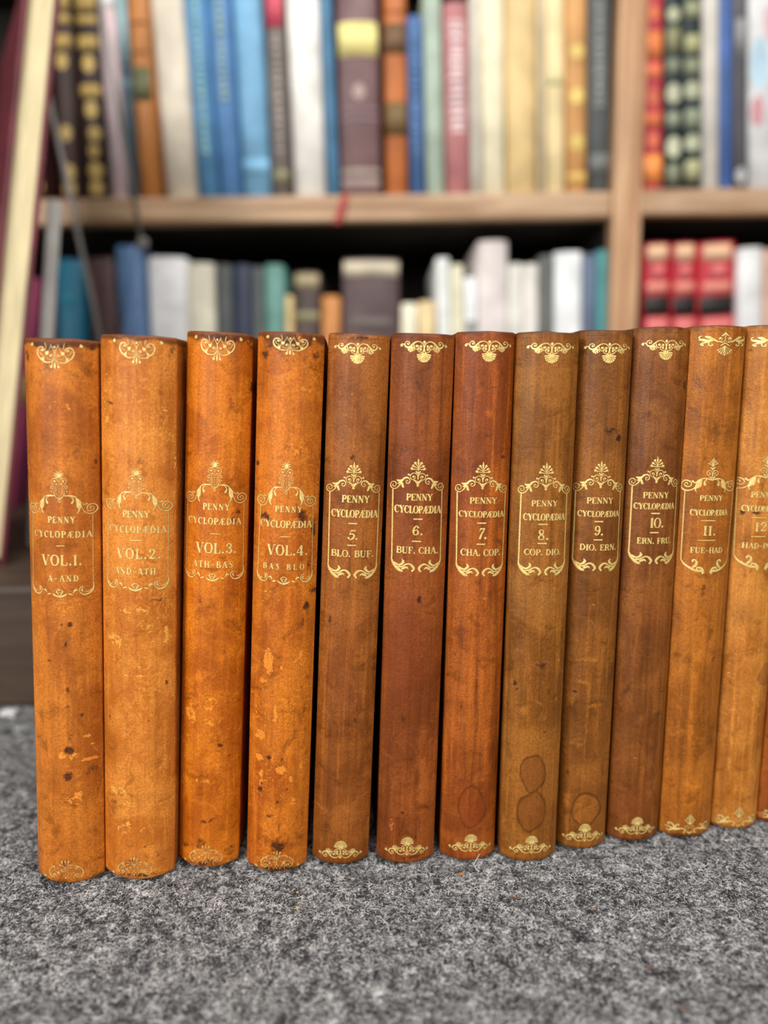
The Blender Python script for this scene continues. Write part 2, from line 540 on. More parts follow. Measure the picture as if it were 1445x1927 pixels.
def row(items, py_base, z, Y, dflt_h, group, tops_px=None):
    """items: (x0,x1 at the foot, x0,x1 at py_top, py_top, height or None, colour, label, decor...)"""
    out = []
    for it in items:
        (b0, b1), (t0, t1), pyt, hh, colr, label = it[:6]
        dec = it[6] if len(it) > 6 else []
        Yb = Y + (it[7] if len(it) > 7 else 0.0)
        pb = (at(b0, py_base, Yb) + at(b1, py_base, Yb)) / 2
        ptp = (at(t0, pyt, Yb) + at(t1, pyt, Yb)) / 2
        wd = min(at(b1, py_base, Yb).x - at(b0, py_base, Yb).x, at(t1, pyt, Yb).x - at(t0, pyt, Yb).x) * 0.965
        lean = math.degrees(math.atan2(ptp.x - pb.x, ptp.z - pb.z))
        h = hh * 1.14 if hh else (ptp.z - z)
        xb = pb.x - (pb.z - z) * math.tan(math.radians(lean))
        mt = colr if not isinstance(colr, tuple) else CM(colr)
        rt, dm = shelf_book('book', label, 'book', xb, Yb, z + 0.0003, wd, h, min(0.22, 0.62 * h), lean, mt,
                            s=min(0.006, wd * 0.14), group=group)
        vz = lambda py: at((b0 + t0) / 2, py, Yb).z - z
        for dsc in dec:
            kind, y0, y1, c = dsc[:4]
            u0, u1 = dsc[4:6] if len(dsc) > 5 else (-0.94, 0.94)
            v0, v1 = vz(y1), vz(y0)
            v0, v1 = max(0.004, v0), min(h - 0.003, v1)
            if v1 - v0 < 0.001: continue
            mm = c if not isinstance(c, tuple) else CM(c)
            if kind == 'dot':
                spine_patch(rt, dm, 'gilt_ornament', v0, v1, mm, u0, u1, 0.0007, 'dot')
            elif kind == 'letters':
                rs = random.Random(int(y0 * 7 + b0)); yy = v1
                k = 0
                while yy > v0 + 0.004:
                    a = rs.uniform(0.004, 0.009)
                    spine_patch(rt, dm, 'spine_lettering', max(v0, yy - a), yy, mm, u0 * rs.uniform(.8, 1), u1 * rs.uniform(.8, 1), 0.0006, 'dot' if rs.random() < .4 else 'band')
                    yy -= a + rs.uniform(0.0015, 0.003); k += 1
            elif kind == 'label':
                spine_patch(rt, dm, 'spine_label', v0, v1, mm, u0, u1, 0.0006)
            else:
                spine_patch(rt, dm, 'gilt_band', v0, v1, mm, u0, u1, 0.0005)
        out.append(rt)
    return out

G = M_BGOLD
UP = [
 ((60, 84), (26, 60), 0, .25, (62, 34, 32), 'dark maroon book seen between the big leaning folio and the gold-banded pair', [('dot', 340, 362, G, -.5, .9)]),
 ((116, 152), (85, 137), 0, .25, (66, 44, 40), 'dark brown gold-banded book, left one of the pair at the shelf end', [('band', -20, 18, G), ('band', 28, 44, G), ('band', 66, 92, G), ('dot', 100, 132, G, -.7, .5), ('dot', 236, 268, G, -.8, .5), ('dot', 310, 340, G, -.8, .6), ('dot', 342, 368, G, -.8, .6)]),
 ((154, 208), (139, 181), 0, .25, (52, 36, 34), 'dark brown gold-banded book, right one of the pair at the shelf end', [('band', -20, 20, G), ('band', 30, 46, G), ('band', 68, 94, G), ('dot', 104, 138, G, -.6, .6), ('band', 160, 184, G), ('dot', 190, 224, G, -.6, .6), ('dot', 238, 268, G, -.4, .8), ('dot', 272, 298, G, -.5, .6), ('dot', 306, 338, G, -.6, .8), ('dot', 340, 370, G, -.6, .8)]),
 ((209, 241), (183, 215), 0, .25, (205, 180, 182), 'pale pink slim book behind the clear stand on the upper shelf', [('label', -20, 14, (235, 232, 228))]),
 ((242, 262), (216, 238), 0, .23, (58, 74, 84), 'slim dark teal book with pale top left of the orange spine', [('label', -30, 120, (140, 168, 172)), ('label', 150, 170, (90, 120, 130))]),
 ((263, 301), (239, 275), 0, .25, (188, 122, 62), 'tan orange book with a grey-green title label', [('label', 126, 190, (104, 104, 70)), ('band', 40, 46, (120, 66, 26)), ('band', 96, 102, (120, 66, 26))]),
 ((311, 372), (281, 343), 0, .26, (226, 214, 194), 'thick cream book left of the three blue books'),
 ((374, 413), (346, 385), 0, .255, (84, 138, 182), 'mid blue book with pale lettering, first of the three blue books', [('letters', -20, 300, (128, 168, 168), -.4, .4)]),
 ((415, 456), (387, 432), 0, .255, (84, 132, 184), 'mid blue book with pale lettering, second of the three blue books', [('letters', -20, 200, (136, 164, 158), -.4, .4)]),
 ((459, 511), (434, 492), 0, .25, (124, 178, 214), 'light blue book, right one of the three blue books', [('label', 300, 330, (130, 186, 222))]),
 ((514, 547), (494, 535), 0, .24, (112, 104, 98), 'grey book with a red top label left of the wide white spine', [('label', -30, 52, (214, 84, 104)), ('letters', 64, 290, (150, 140, 134), -.6, .6), ('label', 320, 345, (140, 136, 104))]),
 ((551, 618), (537, 600), 0, .26, (240, 236, 228), 'wide white book left of the thick mauve volume'),
 ((619, 639), (602, 622), 0, .25, (78, 128, 164), 'slim steel blue book against the thick mauve volume'),
 ((641, 719), (624, 718), 0, .26, (124, 96, 96), 'thick mauve brown volume with a bright yellow title label', [('label', 42, 106, (240, 226, 148)), ('dot', 158, 190, (168, 146, 140), -.3, .3), ('band', 204, 210, (148, 120, 124)), ('band', 222, 228, (148, 120, 124)), ('band', 318, 332, (160, 142, 132)), ('band', 336, 358, (154, 132, 126))]),
 ((726, 769), (721, 764), 0, .255, (192, 112, 58), 'orange leather book with two dark gold-lettered panels', [('label', 44, 102, (112, 84, 56)), ('band', 58, 90, (160, 138, 96)), ('label', 192, 256, (120, 96, 58)), ('band', 206, 240, (178, 160, 108)), ('band', 20, 26, (150, 76, 30))]),
 ((772, 801), (765, 794), 28, None, (66, 102, 152), 'short mid blue book beside the orange leather book', [('letters', 70, 300, (88, 120, 164), -.5, .5)]),
 ((803, 837), (795, 830), 0, .21, (172, 190, 172), 'pale grey-green book left of the dusty red spine'),
 ((839, 886), (833, 882), 2, None, (182, 118, 118), 'dusty red book with large white lettering', [('letters', 40, 250, (232, 206, 206), -.65, .65)]),
 ((887, 906), (884, 903), 0, .205, (204, 198, 184), 'slim grey-white book between the dusty red and cream spines'),
 ((908, 952), (904, 949), 0, .25, (236, 226, 194), 'cream book left of the wide buff spine'),
 ((954, 1012), (951, 1010), 0, .255, (230, 200, 142), 'wide buff yellow book'),
 ((1013, 1027), (1012, 1026), 0, .24, (196, 180, 148), 'slim grey-beige book right of the wide buff spine'),
 ((1029, 1064), (1028, 1063), 0, .25, (240, 218, 166), 'pale yellow book left of the tan dotted spine', [('label', 144, 160, (206, 200, 148))]),
 ((1066, 1106), (1066, 1105), 0, .25, (206, 152, 92), 'tan book with three yellow round ornaments', [('dot', 84, 112, (236, 206, 116), -.75, .75), ('dot', 166, 196, (236, 206, 116), -.75, .75), ('dot', 254, 284, (236, 206, 116), -.75, .75), ('band', 326, 344, (224, 182, 100))]),
 ((1108, 1150), (1108, 1150), 0, .25, (84, 88, 88), 'dark grey book against the upright post', [('letters', 10, 210, (140, 142, 138), -.5, .5), ('label', 290, 330, (110, 114, 112))]),
]
UPB = row(UP, 372, ZS, YS + 0.012, .25, 'books on the upper shelf left of the post')
# red ribbon marker of the thick mauve volume, hanging over the shelf edge
def ribbon():
    rt = next(o for o in UPB if 'mauve' in o['label'])
    inv = Matrix.LocRotScale(rt.location, rt.rotation_euler, None).inverted()
    path = [(at(650, 364, YS + .006), .0), (at(648, 374, YS - .003), 0), (at(641, 396, YS - .006), 0), (at(634, 420, YS - .007), 0)]
    V, F = [], []
    for p, _ in path:
        for dx, dy in ((-.0042, 0), (.0042, 0), (.0042, .0006), (-.0042, .0006)):
            V.append(inv @ (p + Vector((dx, dy, 0))))
    for i in range(3):
        for j in range(4):
            F.append((i * 4 + j, i * 4 + (j + 1) % 4, i * 4 + 4 + (j + 1) % 4, i * 4 + 4 + j))
    F += [(3, 2, 1, 0), (12, 13, 14, 15)]
    o = mesh_obj('ribbon_marker', V, F, CM((170, 40, 44)), rt)
    o['label'] = 'red ribbon hanging over the shelf edge'
ribbon()
UR = [
 ((1210, 1249), (1210, 1249), 0, .25, (194, 62, 74), 'red and orange gilt book next to the post', [('band', 60, 112, (228, 130, 74)), ('dot', 10, 40, (224, 120, 80), -.6, .6), ('band', 122, 150, (222, 116, 82)), ('dot', 168, 200, (222, 116, 82), -.6, .6), ('band', 214, 240, (226, 120, 76)), ('dot', 252, 280, (222, 116, 82), -.6, .6), ('band', 292, 346, (232, 142, 74))]),
 ((1252, 1284), (1252, 1284), 0, .25, (34, 48, 50), 'dark green book with pale round ornaments, left of the matching two', [('dot', 14, 42, (188, 190, 158), -.8, .8), ('band', 52, 100, (142, 142, 104), -.8, .8), ('band', 112, 140, (132, 138, 116), -.8, .8), ('dot', 158, 196, (196, 198, 168), -.9, .9), ('band', 212, 240, (144, 150, 128), -.8, .8), ('dot', 258, 298, (196, 198, 168), -.9, .9), ('band', 310, 345, (140, 144, 116), -.8, .8)]),
 ((1286, 1322), (1286, 1322), 0, .25, (30, 44, 46), 'dark green book with pale round ornaments, right of the matching two', [('band', 4, 34, (150, 154, 120), -.8, .8), ('band', 66, 100, (170, 170, 124), -.8, .8), ('band', 112, 142, (134, 140, 112), -.8, .8), ('dot', 154, 188, (178, 182, 152), -.9, .9), ('band', 206, 244, (140, 148, 124), -.8, .8), ('dot', 254, 286, (184, 188, 158), -.9, .9), ('band', 302, 340, (172, 172, 130), -.8, .8)]),
 ((1324, 1355), (1324, 1355), 0, .25, (208, 202, 192), 'grey-white book between the dark green pair and the blue spine'),
 ((1357, 1378), (1357, 1378), 0, .25, (72, 108, 172), 'slim bright blue book on the right shelf'),
 ((1380, 1408), (1380, 1408), 0, .25, (84, 82, 88), 'dark grey book right of the slim bright blue spine', [('label', 36, 108, (150, 150, 152), -.7, .7), ('dot', 316, 346, (190, 190, 192), -.7, .7)]),
 ((1410, 1470), (1410, 1470), 0, .25, (222, 222, 222), 'white book with pink and light blue blotches at the shelf edge', [('dot', 10, 80, (226, 196, 200), -.2, .9), ('dot', 70, 170, (186, 216, 232), -.9, .2), ('dot', 180, 240, (196, 140, 148), -.9, -.1)]),
]
row(UR, 352, ZS + .002, YS + 0.012, .25, 'books on the upper shelf right of the post')
LO = [
 ((18, 60), (34, 68), 515, None, (150, 62, 92), 'pinkish red book low behind the leaning folio', [('label', 700, 760, (170, 160, 70))]),
 ((98, 164), (104, 152), 488, None, (26, 108, 136), 'teal blue book behind the clear stand', [('label', 560, 575, (40, 130, 150), -.5, .5)]),
 ((172, 222), (162, 212), 485, None, (92, 62, 60), 'maroon brown book between the teal and steel blue books'),
 ((227, 274), (214, 262), 462, None, (96, 128, 170), 'steel blue leaning book on the lower shelf'),
 ((281, 355), (274, 350), 484, None, (232, 232, 232), 'wide white book on the lower shelf'),
 ((356, 406), (351, 402), 495, None, (232, 226, 204), 'cream book right of the wide white book'),
 ((408, 438), (404, 435), 498, None, (84, 88, 88), 'dark grey book between the cream and navy books'),
 ((440, 475), (437, 472), 498, None, (52, 60, 80), 'navy blue book left of the grey-green one'),
 ((477, 496), (474, 494), 502, None, (92, 98, 98), 'slim grey book between the navy and sea-green books'),
 ((499, 535), (497, 534), 498, None, (108, 156, 146), 'sea-green book left of the short buff one'),
 ((538, 552), (537, 551), 556, None, (218, 190, 136), 'short buff book left of the gold-capped dark brown one'),
 ((554, 602), (553, 602), 512, None, (76, 62, 58), 'dark brown book with a gilt head and band', [('band', 514, 544, (172, 158, 122)), ('label', 588, 606, (160, 152, 112))]),
 ((605, 640), (605, 640), 557, None, (200, 134, 74), 'short orange tan book left of the broad mauve tome'),
 ((644, 752), (642, 754), 488, None, (86, 68, 68), 'broad dark mauve tome with a cream head', [('label', 490, 522, (206, 194, 170), -.98, .98), ('band', 600, 622, (110, 98, 94), -.7, .7)]),
 ((754, 784), (755, 785), 571, None, (236, 230, 206), 'short cream book right of the broad mauve tome'),
 ((786, 820), (787, 820), 567, None, (230, 202, 152), 'short buff book beside the short cream one'),
 ((824, 849), (820, 846), 485, None, (226, 228, 224), 'tall white leaning book right of the short buff one'),
 ((851, 874), (848, 872), 498, None, (228, 222, 192), 'slim cream book between two white ones'),
 ((876, 897), (874, 896), 522, None, (236, 238, 240), 'short white book left of the tallest pinkish white one', [('label', 604, 680, (150, 150, 146))]),
 ((900, 957), (898, 957), 453, None, (222, 212, 208), 'tallest pinkish white book on the lower shelf'),
 ((958, 983), (958, 983), 496, None, (218, 216, 206), 'off-white book, left of two right of the tallest one'),
 ((984, 1013), (984, 1014), 497, None, (224, 218, 210), 'off-white book, right of two left of the dark grey spine'),
 ((1014, 1042), (1015, 1042), 481, None, (94, 96, 92), 'dark grey book left of the bright white one'),
 ((1043, 1096), (1043, 1098), 474, None, (238, 240, 240), 'bright white book left of the blue-grey one'),
 ((1098, 1122), (1100, 1124), 478, None, (92, 108, 132), 'blue-grey book left of the slim turquoise one'),
 ((1124, 1148), (1125, 1148), 471, None, (74, 146, 146), 'slim turquoise book against the post'),
]
row(LO, 640, ZL, YS + 0.012, .2, 'books on the lower shelf left of the post')
def red_dec(a):
    return [('band', 462, 492, (230, 188, 150), -.75, .75), ('band', 498, 526, (224, 120, 118), -.35, .45), ('band', 532, 552, (226, 140, 124), -.8, .8), ('label', 558, 596, (40, 36, 34), -.97, .97), ('band', 564, 592, (192, 184, 130), -.55, .55), ('band', 600, 640, (222, 120, 116), -.8, .8)]
LR = [
 ((1212, 1264), (1212, 1264), 458, None, (176, 32, 48), 'bright red book with cream bands and a black panel, left of three', red_dec(0)),
 ((1266, 1313), (1266, 1313), 457, None, (176, 32, 48), 'bright red book with cream bands and a black panel, middle of three', red_dec(1)),
 ((1315, 1387), (1315, 1387), 456, None, (186, 32, 48), 'bright red book with cream bands and a black panel, widest of three', red_dec(2)),
 ((1390, 1437), (1391, 1438), 466, None, (222, 222, 222), 'white book right of the three red ones'),
 ((1439, 1480), (1440, 1480), 468, None, (198, 160, 140), 'beige pink book at the right edge of the lower shelf'),
]
row(LR, 610, ZL, YS + 0.012, .2, 'books on the lower shelf right of the post')
# ------------------------------------------------------------------ gilt tooling: ornaments drawn as strokes (mm)
# stroke ('s', [(x, y, width)...]), dot ('d', x, y, r), ring ('r', x, y, r, width); mirrored about x = 0 unless marked with 'c'
def W_(pts, ws):
    n = len(pts)
    w = np.interp(np.linspace(0, 1, n), np.linspace(0, 1, len(ws)), ws)
    return ('s', [(p[0], p[1], float(a)) for p, a in zip(pts, w)])

HEAD_A = [   # y from the foot of the tassel (0) up to 11.5
 W_([(-.2,5),(-.9,3.7),(-2.1,3),(-4.1,3),(-5.7,4),(-7.1,5.3),(-7.8,7.1),(-7.4,8.7),(-6.6,9.4),(-5.4,9.4),(-4.7,8.7),(-4.8,7.9),(-5.4,7.7),(-6,8.1),(-5.7,8.6)], [.16,.3,.5,.5,.42,.3,.22,.18]),
 ('d',-5.5,8.3,.36),
 W_([(-6.9,8.4),(-6.6,7.1),(-5.8,6.2),(-4.7,5.9)], [.16,.22,.14]),
 W_([(-4.8,7.9),(-3.8,8.9),(-3.8,10.2),(-4.2,11.3)], [.18,.26,.14]),
 W_([(-3.7,5.3),(-3,4.4),(-1.9,4.2),(-.8,4.9),(-.7,5.8),(-1.2,6.4),(-1.9,6.2),(-2,5.6),(-1.5,5.4)], [.14,.22,.2]),
 ('d',-1.6,5.7,.34),
 W_([(-1.7,10.6),(-.9,9),(0,7.4),(0,4.7)], [.2,.26,.2]),
 W_([(-1.8,9.8),(-2.2,8.6),(-3.1,7.5)], [.2,.16]),
 ('d',-3.3,7,.5),('d',-3.8,7.4,.3),('d',-2.8,7.4,.3),('d',-3.9,6.7,.3),('d',-2.9,6.5,.3),('d',-3.4,6.3,.26),
 W_([(-3.7,6.4),(-4.5,5.4),(-5,4.7)], [.18,.3,.6]),
 ('d',-5.4,4.9,.3),('d',-4.8,4.2,.3),('d',-5.3,4.3,.32),
 W_([(0,4.8),(0,3),(0,1.6),(0,.1)], [.14,.3,.75,.3]),
 W_([(-.2,4.6),(-1,3),(-1.5,1.3)], [.16,.24,.4]), ('d',-1.5,1.0,.52),
 ('d',0,9.6,.45),
]
CORNER_A = [('d',-10.4,10.9,.45),('d',-10.9,10.4,.4),('d',-10.2,10.3,.4),('d',-10.6,9.9,.32)]
FRAME_A = [  # y from the tip of the finial (0) downwards
 W_([(-2.3,-12.3),(-4.9,-12.3),(-6.75,-12.8),(-8.6,-14.6),(-10,-16.3),(-11.1,-16.6)], [.42,.6,.45,.3,.24,.5]), ('d',-11.5,-16.3,.42),
 W_([(-7.3,-13.4),(-8.1,-15.2),(-8.4,-17.4),(-8.6,-18.8)], [.5,1.9,2.1,.5]),
 W_([(-8.6,-17.6),(-8.3,-19.6),(-7.5,-20.8)], [1.1,.6,.12]),
 W_([(-4.6,-12.5),(-5.9,-13.5),(-6.1,-14.6),(-5.6,-15.6)], [.2,.45,.6,.9]), ('d',-5.5,-15.8,.5),
 W_([(-9.2,-16.6),(-9.6,-18.1),(-10.5,-20),(-12.2,-21.1),(-14,-20.8),(-15.3,-19.4),(-15.4,-17.8),(-14.3,-16.6),(-12.7,-16.6),(-11.6,-17.8),(-11.7,-19.2),(-12.6,-19.8),(-13.8,-19.4),(-14.2,-18.4),(-13.4,-17.6),(-12.6,-18.2),(-13,-18.8)], [.25,.4,.5,.4,.32,.28,.24]),
 W_([(-2.2,-9.5),(-2.3,-11.3),(-1.3,-13.1),(0,-13.7)], [.24,.32,.28]),
 W_([(-2.2,-9.5),(-1.6,-8.1),(-2.4,-7),(-3.4,-5.7),(-2.8,-4.3),(-1.6,-4),(-.5,-5.1),(0,-6.2)], [.22,.2,.26,.18]),
 ('d',-1.9,-5.4,.5),('d',-1.1,-6.9,.36),('r',-3.1,-8.3,.62,.24),('d',-3.4,-10.2,.32),
 W_([(-1.1,-8.4),(-1.5,-10.5),(-.8,-12.1)], [.14,.3,.12]),
 W_([(0,-6),(0,-11.6)], [.2,.12]), ('r',0,-12.6,.4,.16), ('r',0,-14.7,.62,.28),
 W_([(0,-3.2),(-.4,-1.8),(-1.2,-.2)], [.5,.4,.1]), W_([(0,-3.2),(-1.1,-2),(-2.3,-1.5)], [.5,.45,.1]),
 W_([(0,-3.4),(-1.2,-2.9),(-2.4,-2.6)], [.4,.42,.1]), W_([(0,-3.4),(-.9,-3.7),(-1.9,-4)], [.4,.36,.1]), W_([(0,-3),(0,-.9)], [.5,.2]), W_([(0,-3),(0,-4.6)], [.3,.2]),
]
FOOT_A = [   # y up from the lowest point
 W_([(-14.6,7.2),(-14.7,4.9),(-14,2.7),(-12.6,1.4),(-10.9,1.1),(-9.6,1.9),(-8.9,3.2),(-9.3,4.6),(-10.4,5.1),(-11.2,4.6)], [.14,.7,.95,.8,.5,.42,.36,.3,.16]),
 W_([(-14,3.8),(-12.6,2.5),(-11.4,2.9)], [.2,.6,.12]), W_([(-10.4,4.4),(-9.9,3.4),(-10.6,2.5)], [.3,.6,.3]),
 W_([(-8.3,3.3),(-7.2,3.6),(-6.3,2.3)], [.2,.95,.4]), W_([(-6.2,1.3),(-5.2,1.6),(-4.1,1.9)], [.2,.7,.12]),
 W_([(-3.4,1.8),(-2,.9),(0,.15)], [.2,.9,.5]),
 W_([(0,.5),(-.9,1.8),(-1.6,3.1)], [.3,.45,.7]), W_([(-1.6,3.1),(-.8,3.6),(0,3.9)], [.3,.3,.4]), W_([(-.5,1.6),(-.6,2.5),(0,2.7)], [.2,.2,.2]),
]
HEAD_B = [
 W_([(-.7,5.2),(-.2,6.8),(-.4,8.6),(-1.3,10.1),(-2.8,10.7),(-4.5,10.3),(-6.1,8.9),(-7.3,7.8),(-8.7,7.8),(-9.6,8.7),(-9.5,9.9),(-8.6,10.7),(-7.5,10.4),(-7.4,9.4),(-8.1,9.1),(-8.5,9.5)], [.32,.32,.36,.4,.62,.85,.7,.42,.34,.34,.32,.3]), ('d',-8.2,9.45,.42),
 W_([(-9.6,8.7),(-10.3,9.4),(-11.2,9.4),(-11.7,8.7),(-11.1,8.1)], [.3,.34,.4]), ('d',-11.1,8.7,.5),
 W_([(-5.2,9.1),(-4.9,7.7),(-3.8,6.8),(-2.8,7.5),(-3,8.6),(-3.8,8.9),(-4.2,8.2)], [.4,.34,.3]), ('d',-3.7,8.25,.48),
 W_([(-.7,5.2),(-1.9,5.4),(-2.8,5.9),(-3,6.9),(-2.1,7.4),(-1.3,6.9),(-1.7,6.1)], [.36,.34,.3]), ('d',-1.85,6.65,.46), ('d',-1.7,8.25,.62),
 W_([(-5.8,8.2),(-7.2,7.2),(-8.1,6.6)], [.3,.4,.7]), W_([(-5.8,8),(-7,6.8),(-7.6,5.9)], [.3,.4,.7]), W_([(-5.7,7.8),(-6.4,6.4),(-6.8,5.4)], [.3,.4,.75]), W_([(-5.5,7.8),(-5.8,6.6),(-5.8,5.7)], [.3,.4,.65]), W_([(-5.3,7.6),(-5,6.8),(-4.9,6.2)], [.3,.4,.5]),
 W_([(-.5,5),(-2,4.3),(-3.5,3.8)], [.3,.5,.9]), W_([(-.4,4.8),(-1.9,3.5),(-3.2,2.6)], [.3,.5,.95]), W_([(-.35,4.7),(-1.6,2.7),(-2.6,1.5)], [.3,.5,1.0]), W_([(-.25,4.7),(-1.0,2.2),(-1.6,.7)], [.3,.5,1.0]), W_([(-.1,4.7),(-.35,2),(-.52,.35)], [.3,.5,1.0]),
 W_([(0,9.8),(0,8),(0,5.6)], [.3,.24,.3]), ('d',0,10.4,.7), W_([(-.75,5.2),(0,4.75)], [.34,.4]),
]
FRAME_B = [
 W_([(0,0),(0,-1.2),(0,-2.2),(0,-3.8)], [.1,.75,.95,.2]),
 W_([(0,-4.7),(-.8,-3.3),(-1.5,-2.3)], [.22,.36,.7]), ('d',-1.6,-2.1,.62),
 W_([(0,-5),(-1.5,-4.1),(-2.5,-3.7)], [.22,.36,.7]), ('d',-2.6,-3.55,.62), W_([(0,-5.4),(-1.9,-5.2),(-3.2,-5.1)], [.22,.4,.8]), ('d',-3.3,-4.9,.62),
 W_([(0,-3.7),(0,-10)], [.3,.34,.2]), W_([(-1.3,-6.1),(-.9,-6.5),(-.1,-7.3)], [.26,.6,.4]),
 W_([(-.1,-10.2),(-.25,-8.6),(-.9,-7.5),(-2.3,-7.1),(-3.7,-8),(-3.9,-9.2),(-3.3,-10.2),(-2.2,-10.3),(-1.4,-9.4),(-1.8,-8.5),(-2.7,-8.7),(-2.5,-9.4)], [.3,.28,.26,.28]), ('d',-2.35,-9.1,.36),
 W_([(-3.8,-8.1),(-4.5,-8.0)], [.3,.3]), ('d',-4.8,-8,.45),
 W_([(-2.2,-10.9),(-1.3,-10.9),(-.5,-12),(0,-12.6)], [.3,.75,.8,.6]), ('d',0,-13.2,.62), ('d',0,-11.3,.4),
 W_([(-5.0,-11.3),(-5.6,-10.9),(-6.1,-11.5),(-5.6,-12.3),(-4.6,-12.2),(-4.0,-11.2),(-4.4,-10),(-5.5,-9.5),(-6.9,-10),(-8,-11.2),(-8.7,-12.6),(-9.6,-14.1),(-10.9,-15.3),(-12.2,-15.5),(-13.4,-14.8),(-13.6,-13.4),(-12.9,-12.2),(-11.7,-12),(-10.9,-12.8),(-11.1,-14),(-12,-14.4),(-12.7,-13.6),(-12.1,-13.1)], [.26,.3,.32,.38,.55,.85,.8,.5,.38,.4,.4,.34,.3,.28,.26]),
 W_([(-7.4,-10.9),(-9.2,-11.5),(-10.7,-11.0)], [.8,1.3,.3]), W_([(-8,-12),(-9.2,-12.6),(-10.3,-12.8)], [.6,.9,.2]), W_([(-7.9,-12.2),(-7.7,-13.7),(-7.1,-14.6)], [.8,1.0,.6]),
]
FOOT_B = [
 W_([(-12.3,8.4),(-12.3,6.1),(-11.4,4),(-9.8,2),(-8,.8),(-6.7,.4)], [.45,.75,1.2,1.4,1.3,.4]),
 W_([(-11.2,4.8),(-9.3,3.6),(-7.8,3.8),(-6.6,5.2),(-7.3,6.6)], [.4,.9,1.0,1.3,.2]),
 W_([(-9.2,2.5),(-7.1,2.7),(-5.5,3.8),(-3.9,4.3),(-2.4,3.6),(-1.3,2.1),(-1.9,.8)], [.5,.7,.7,.8,1.1,1.2,.7]), ('d',-2,.8,.55),
 W_([(-7.3,1.5),(-5,2.5),(-3.9,1.6)], [.9,1.0,.2]),
]
HEAD_C = [
 W_([(0,13),(-.8,11.7),(-2,10.9)], [.3,.75,.35]), W_([(0,13),(0,10),(0,8.5)], [.35,.26]), W_([(0,8.6),(-1.1,7.6),(-2.4,7.5)], [.26,.3]),
 W_([(-2.8,8.3),(-3.2,9.4),(-2.6,10.2),(-1.7,9.7),(-1.6,8.8),(-2.3,8.5)], [.26,.34,.3]), ('d',-2.6,9.6,.5),
 W_([(-1.3,7.7),(-4.1,8),(-6,9.2),(-8,10.2),(-9.7,10.7)], [.26,.7,1.1,1.5,.5]), W_([(-6,8.6),(-8.3,8.1),(-9.9,8.6),(-12.3,8.9)], [.8,1.8,1.2,.2]),
 W_([(-11.1,11),(-12.1,10.4),(-11.6,9.3),(-9.9,9)], [.45,.45,.6,.8]),
 W_([(-8,7.6),(-10.4,7.1),(-11.4,6.4),(-10.3,5.7)], [.8,.6,.5,.5]), ('d',-10.4,6,.5), W_([(-8,7.6),(-7.7,5.8),(-6.3,5.7),(-6,6.7)], [.8,.6,.5,.4]), ('d',-6.4,6.4,.45),
 W_([(-2.3,5.5),(-.9,6.6),(0,7.2)], [.45,.5,.5]), W_([(0,5.6),(-2,4.2),(-3.6,3.1)], [.14,.26,.5]), ('d',-3.5,3.1,.45), W_([(0,5.6),(-1.6,3.6),(-2.8,2.2)], [.14,.26,.5]), ('d',-2.8,2.2,.45),
 W_([(0,5.6),(-1,3.2),(-1.8,1.4)], [.14,.26,.5]), ('d',-1.8,1.4,.45), W_([(0,5.6),(-.4,2.6),(-.8,.6)], [.14,.24,.4]), W_([(0,5.6),(0,2.6),(0,.1)], [.14,.24,.6]),
]
TAIL_C = [
 W_([(0,5.4),(-1.6,6.9),(-2.9,8.2)], [.14,.3,.7]), W_([(0,5.6),(-1.1,7.8),(-1.9,9.5)], [.14,.3,.7]), W_([(0,5.6),(-.5,8.4),(-.85,10.5)], [.14,.3,.6]), W_([(0,5.6),(0,8.8),(0,11)], [.14,.3,.5]),
 W_([(-1.9,7),(-1,6.2),(0,5.4)], [.4,.5,.4]),
 W_([(0,1),(-1.8,2),(-2.7,3.3),(-2.2,4.8),(-1,4.7),(-.7,3.6),(-1.5,3.1)], [.24,.3,.26]), W_([(0,0),(0,1.4)], [.6,.24]), W_([(-1.6,1.3),(0,1)], [.5,.2]),
 W_([(-3.2,1.1),(-2.8,2.4),(-4.5,3.3),(-7.5,2.7),(-10.8,2)], [.7,.5,.7,1.3,.7]), W_([(-8,3),(-13.2,3.4)], [1.1,.2]), ('d',-3.3,1.2,.5),
 W_([(-8,3.4),(-7.4,5.2),(-6.2,5.1),(-6.7,4.2)], [.9,.6,.5,.4]), W_([(-8,3.3),(-9.8,5.3),(-11.7,5.3),(-11.2,4.2)], [.9,.7,.6,.5]), W_([(-9.5,2),(-11.6,1.3),(-12.2,2.4)], [.7,.5,.3]),
]
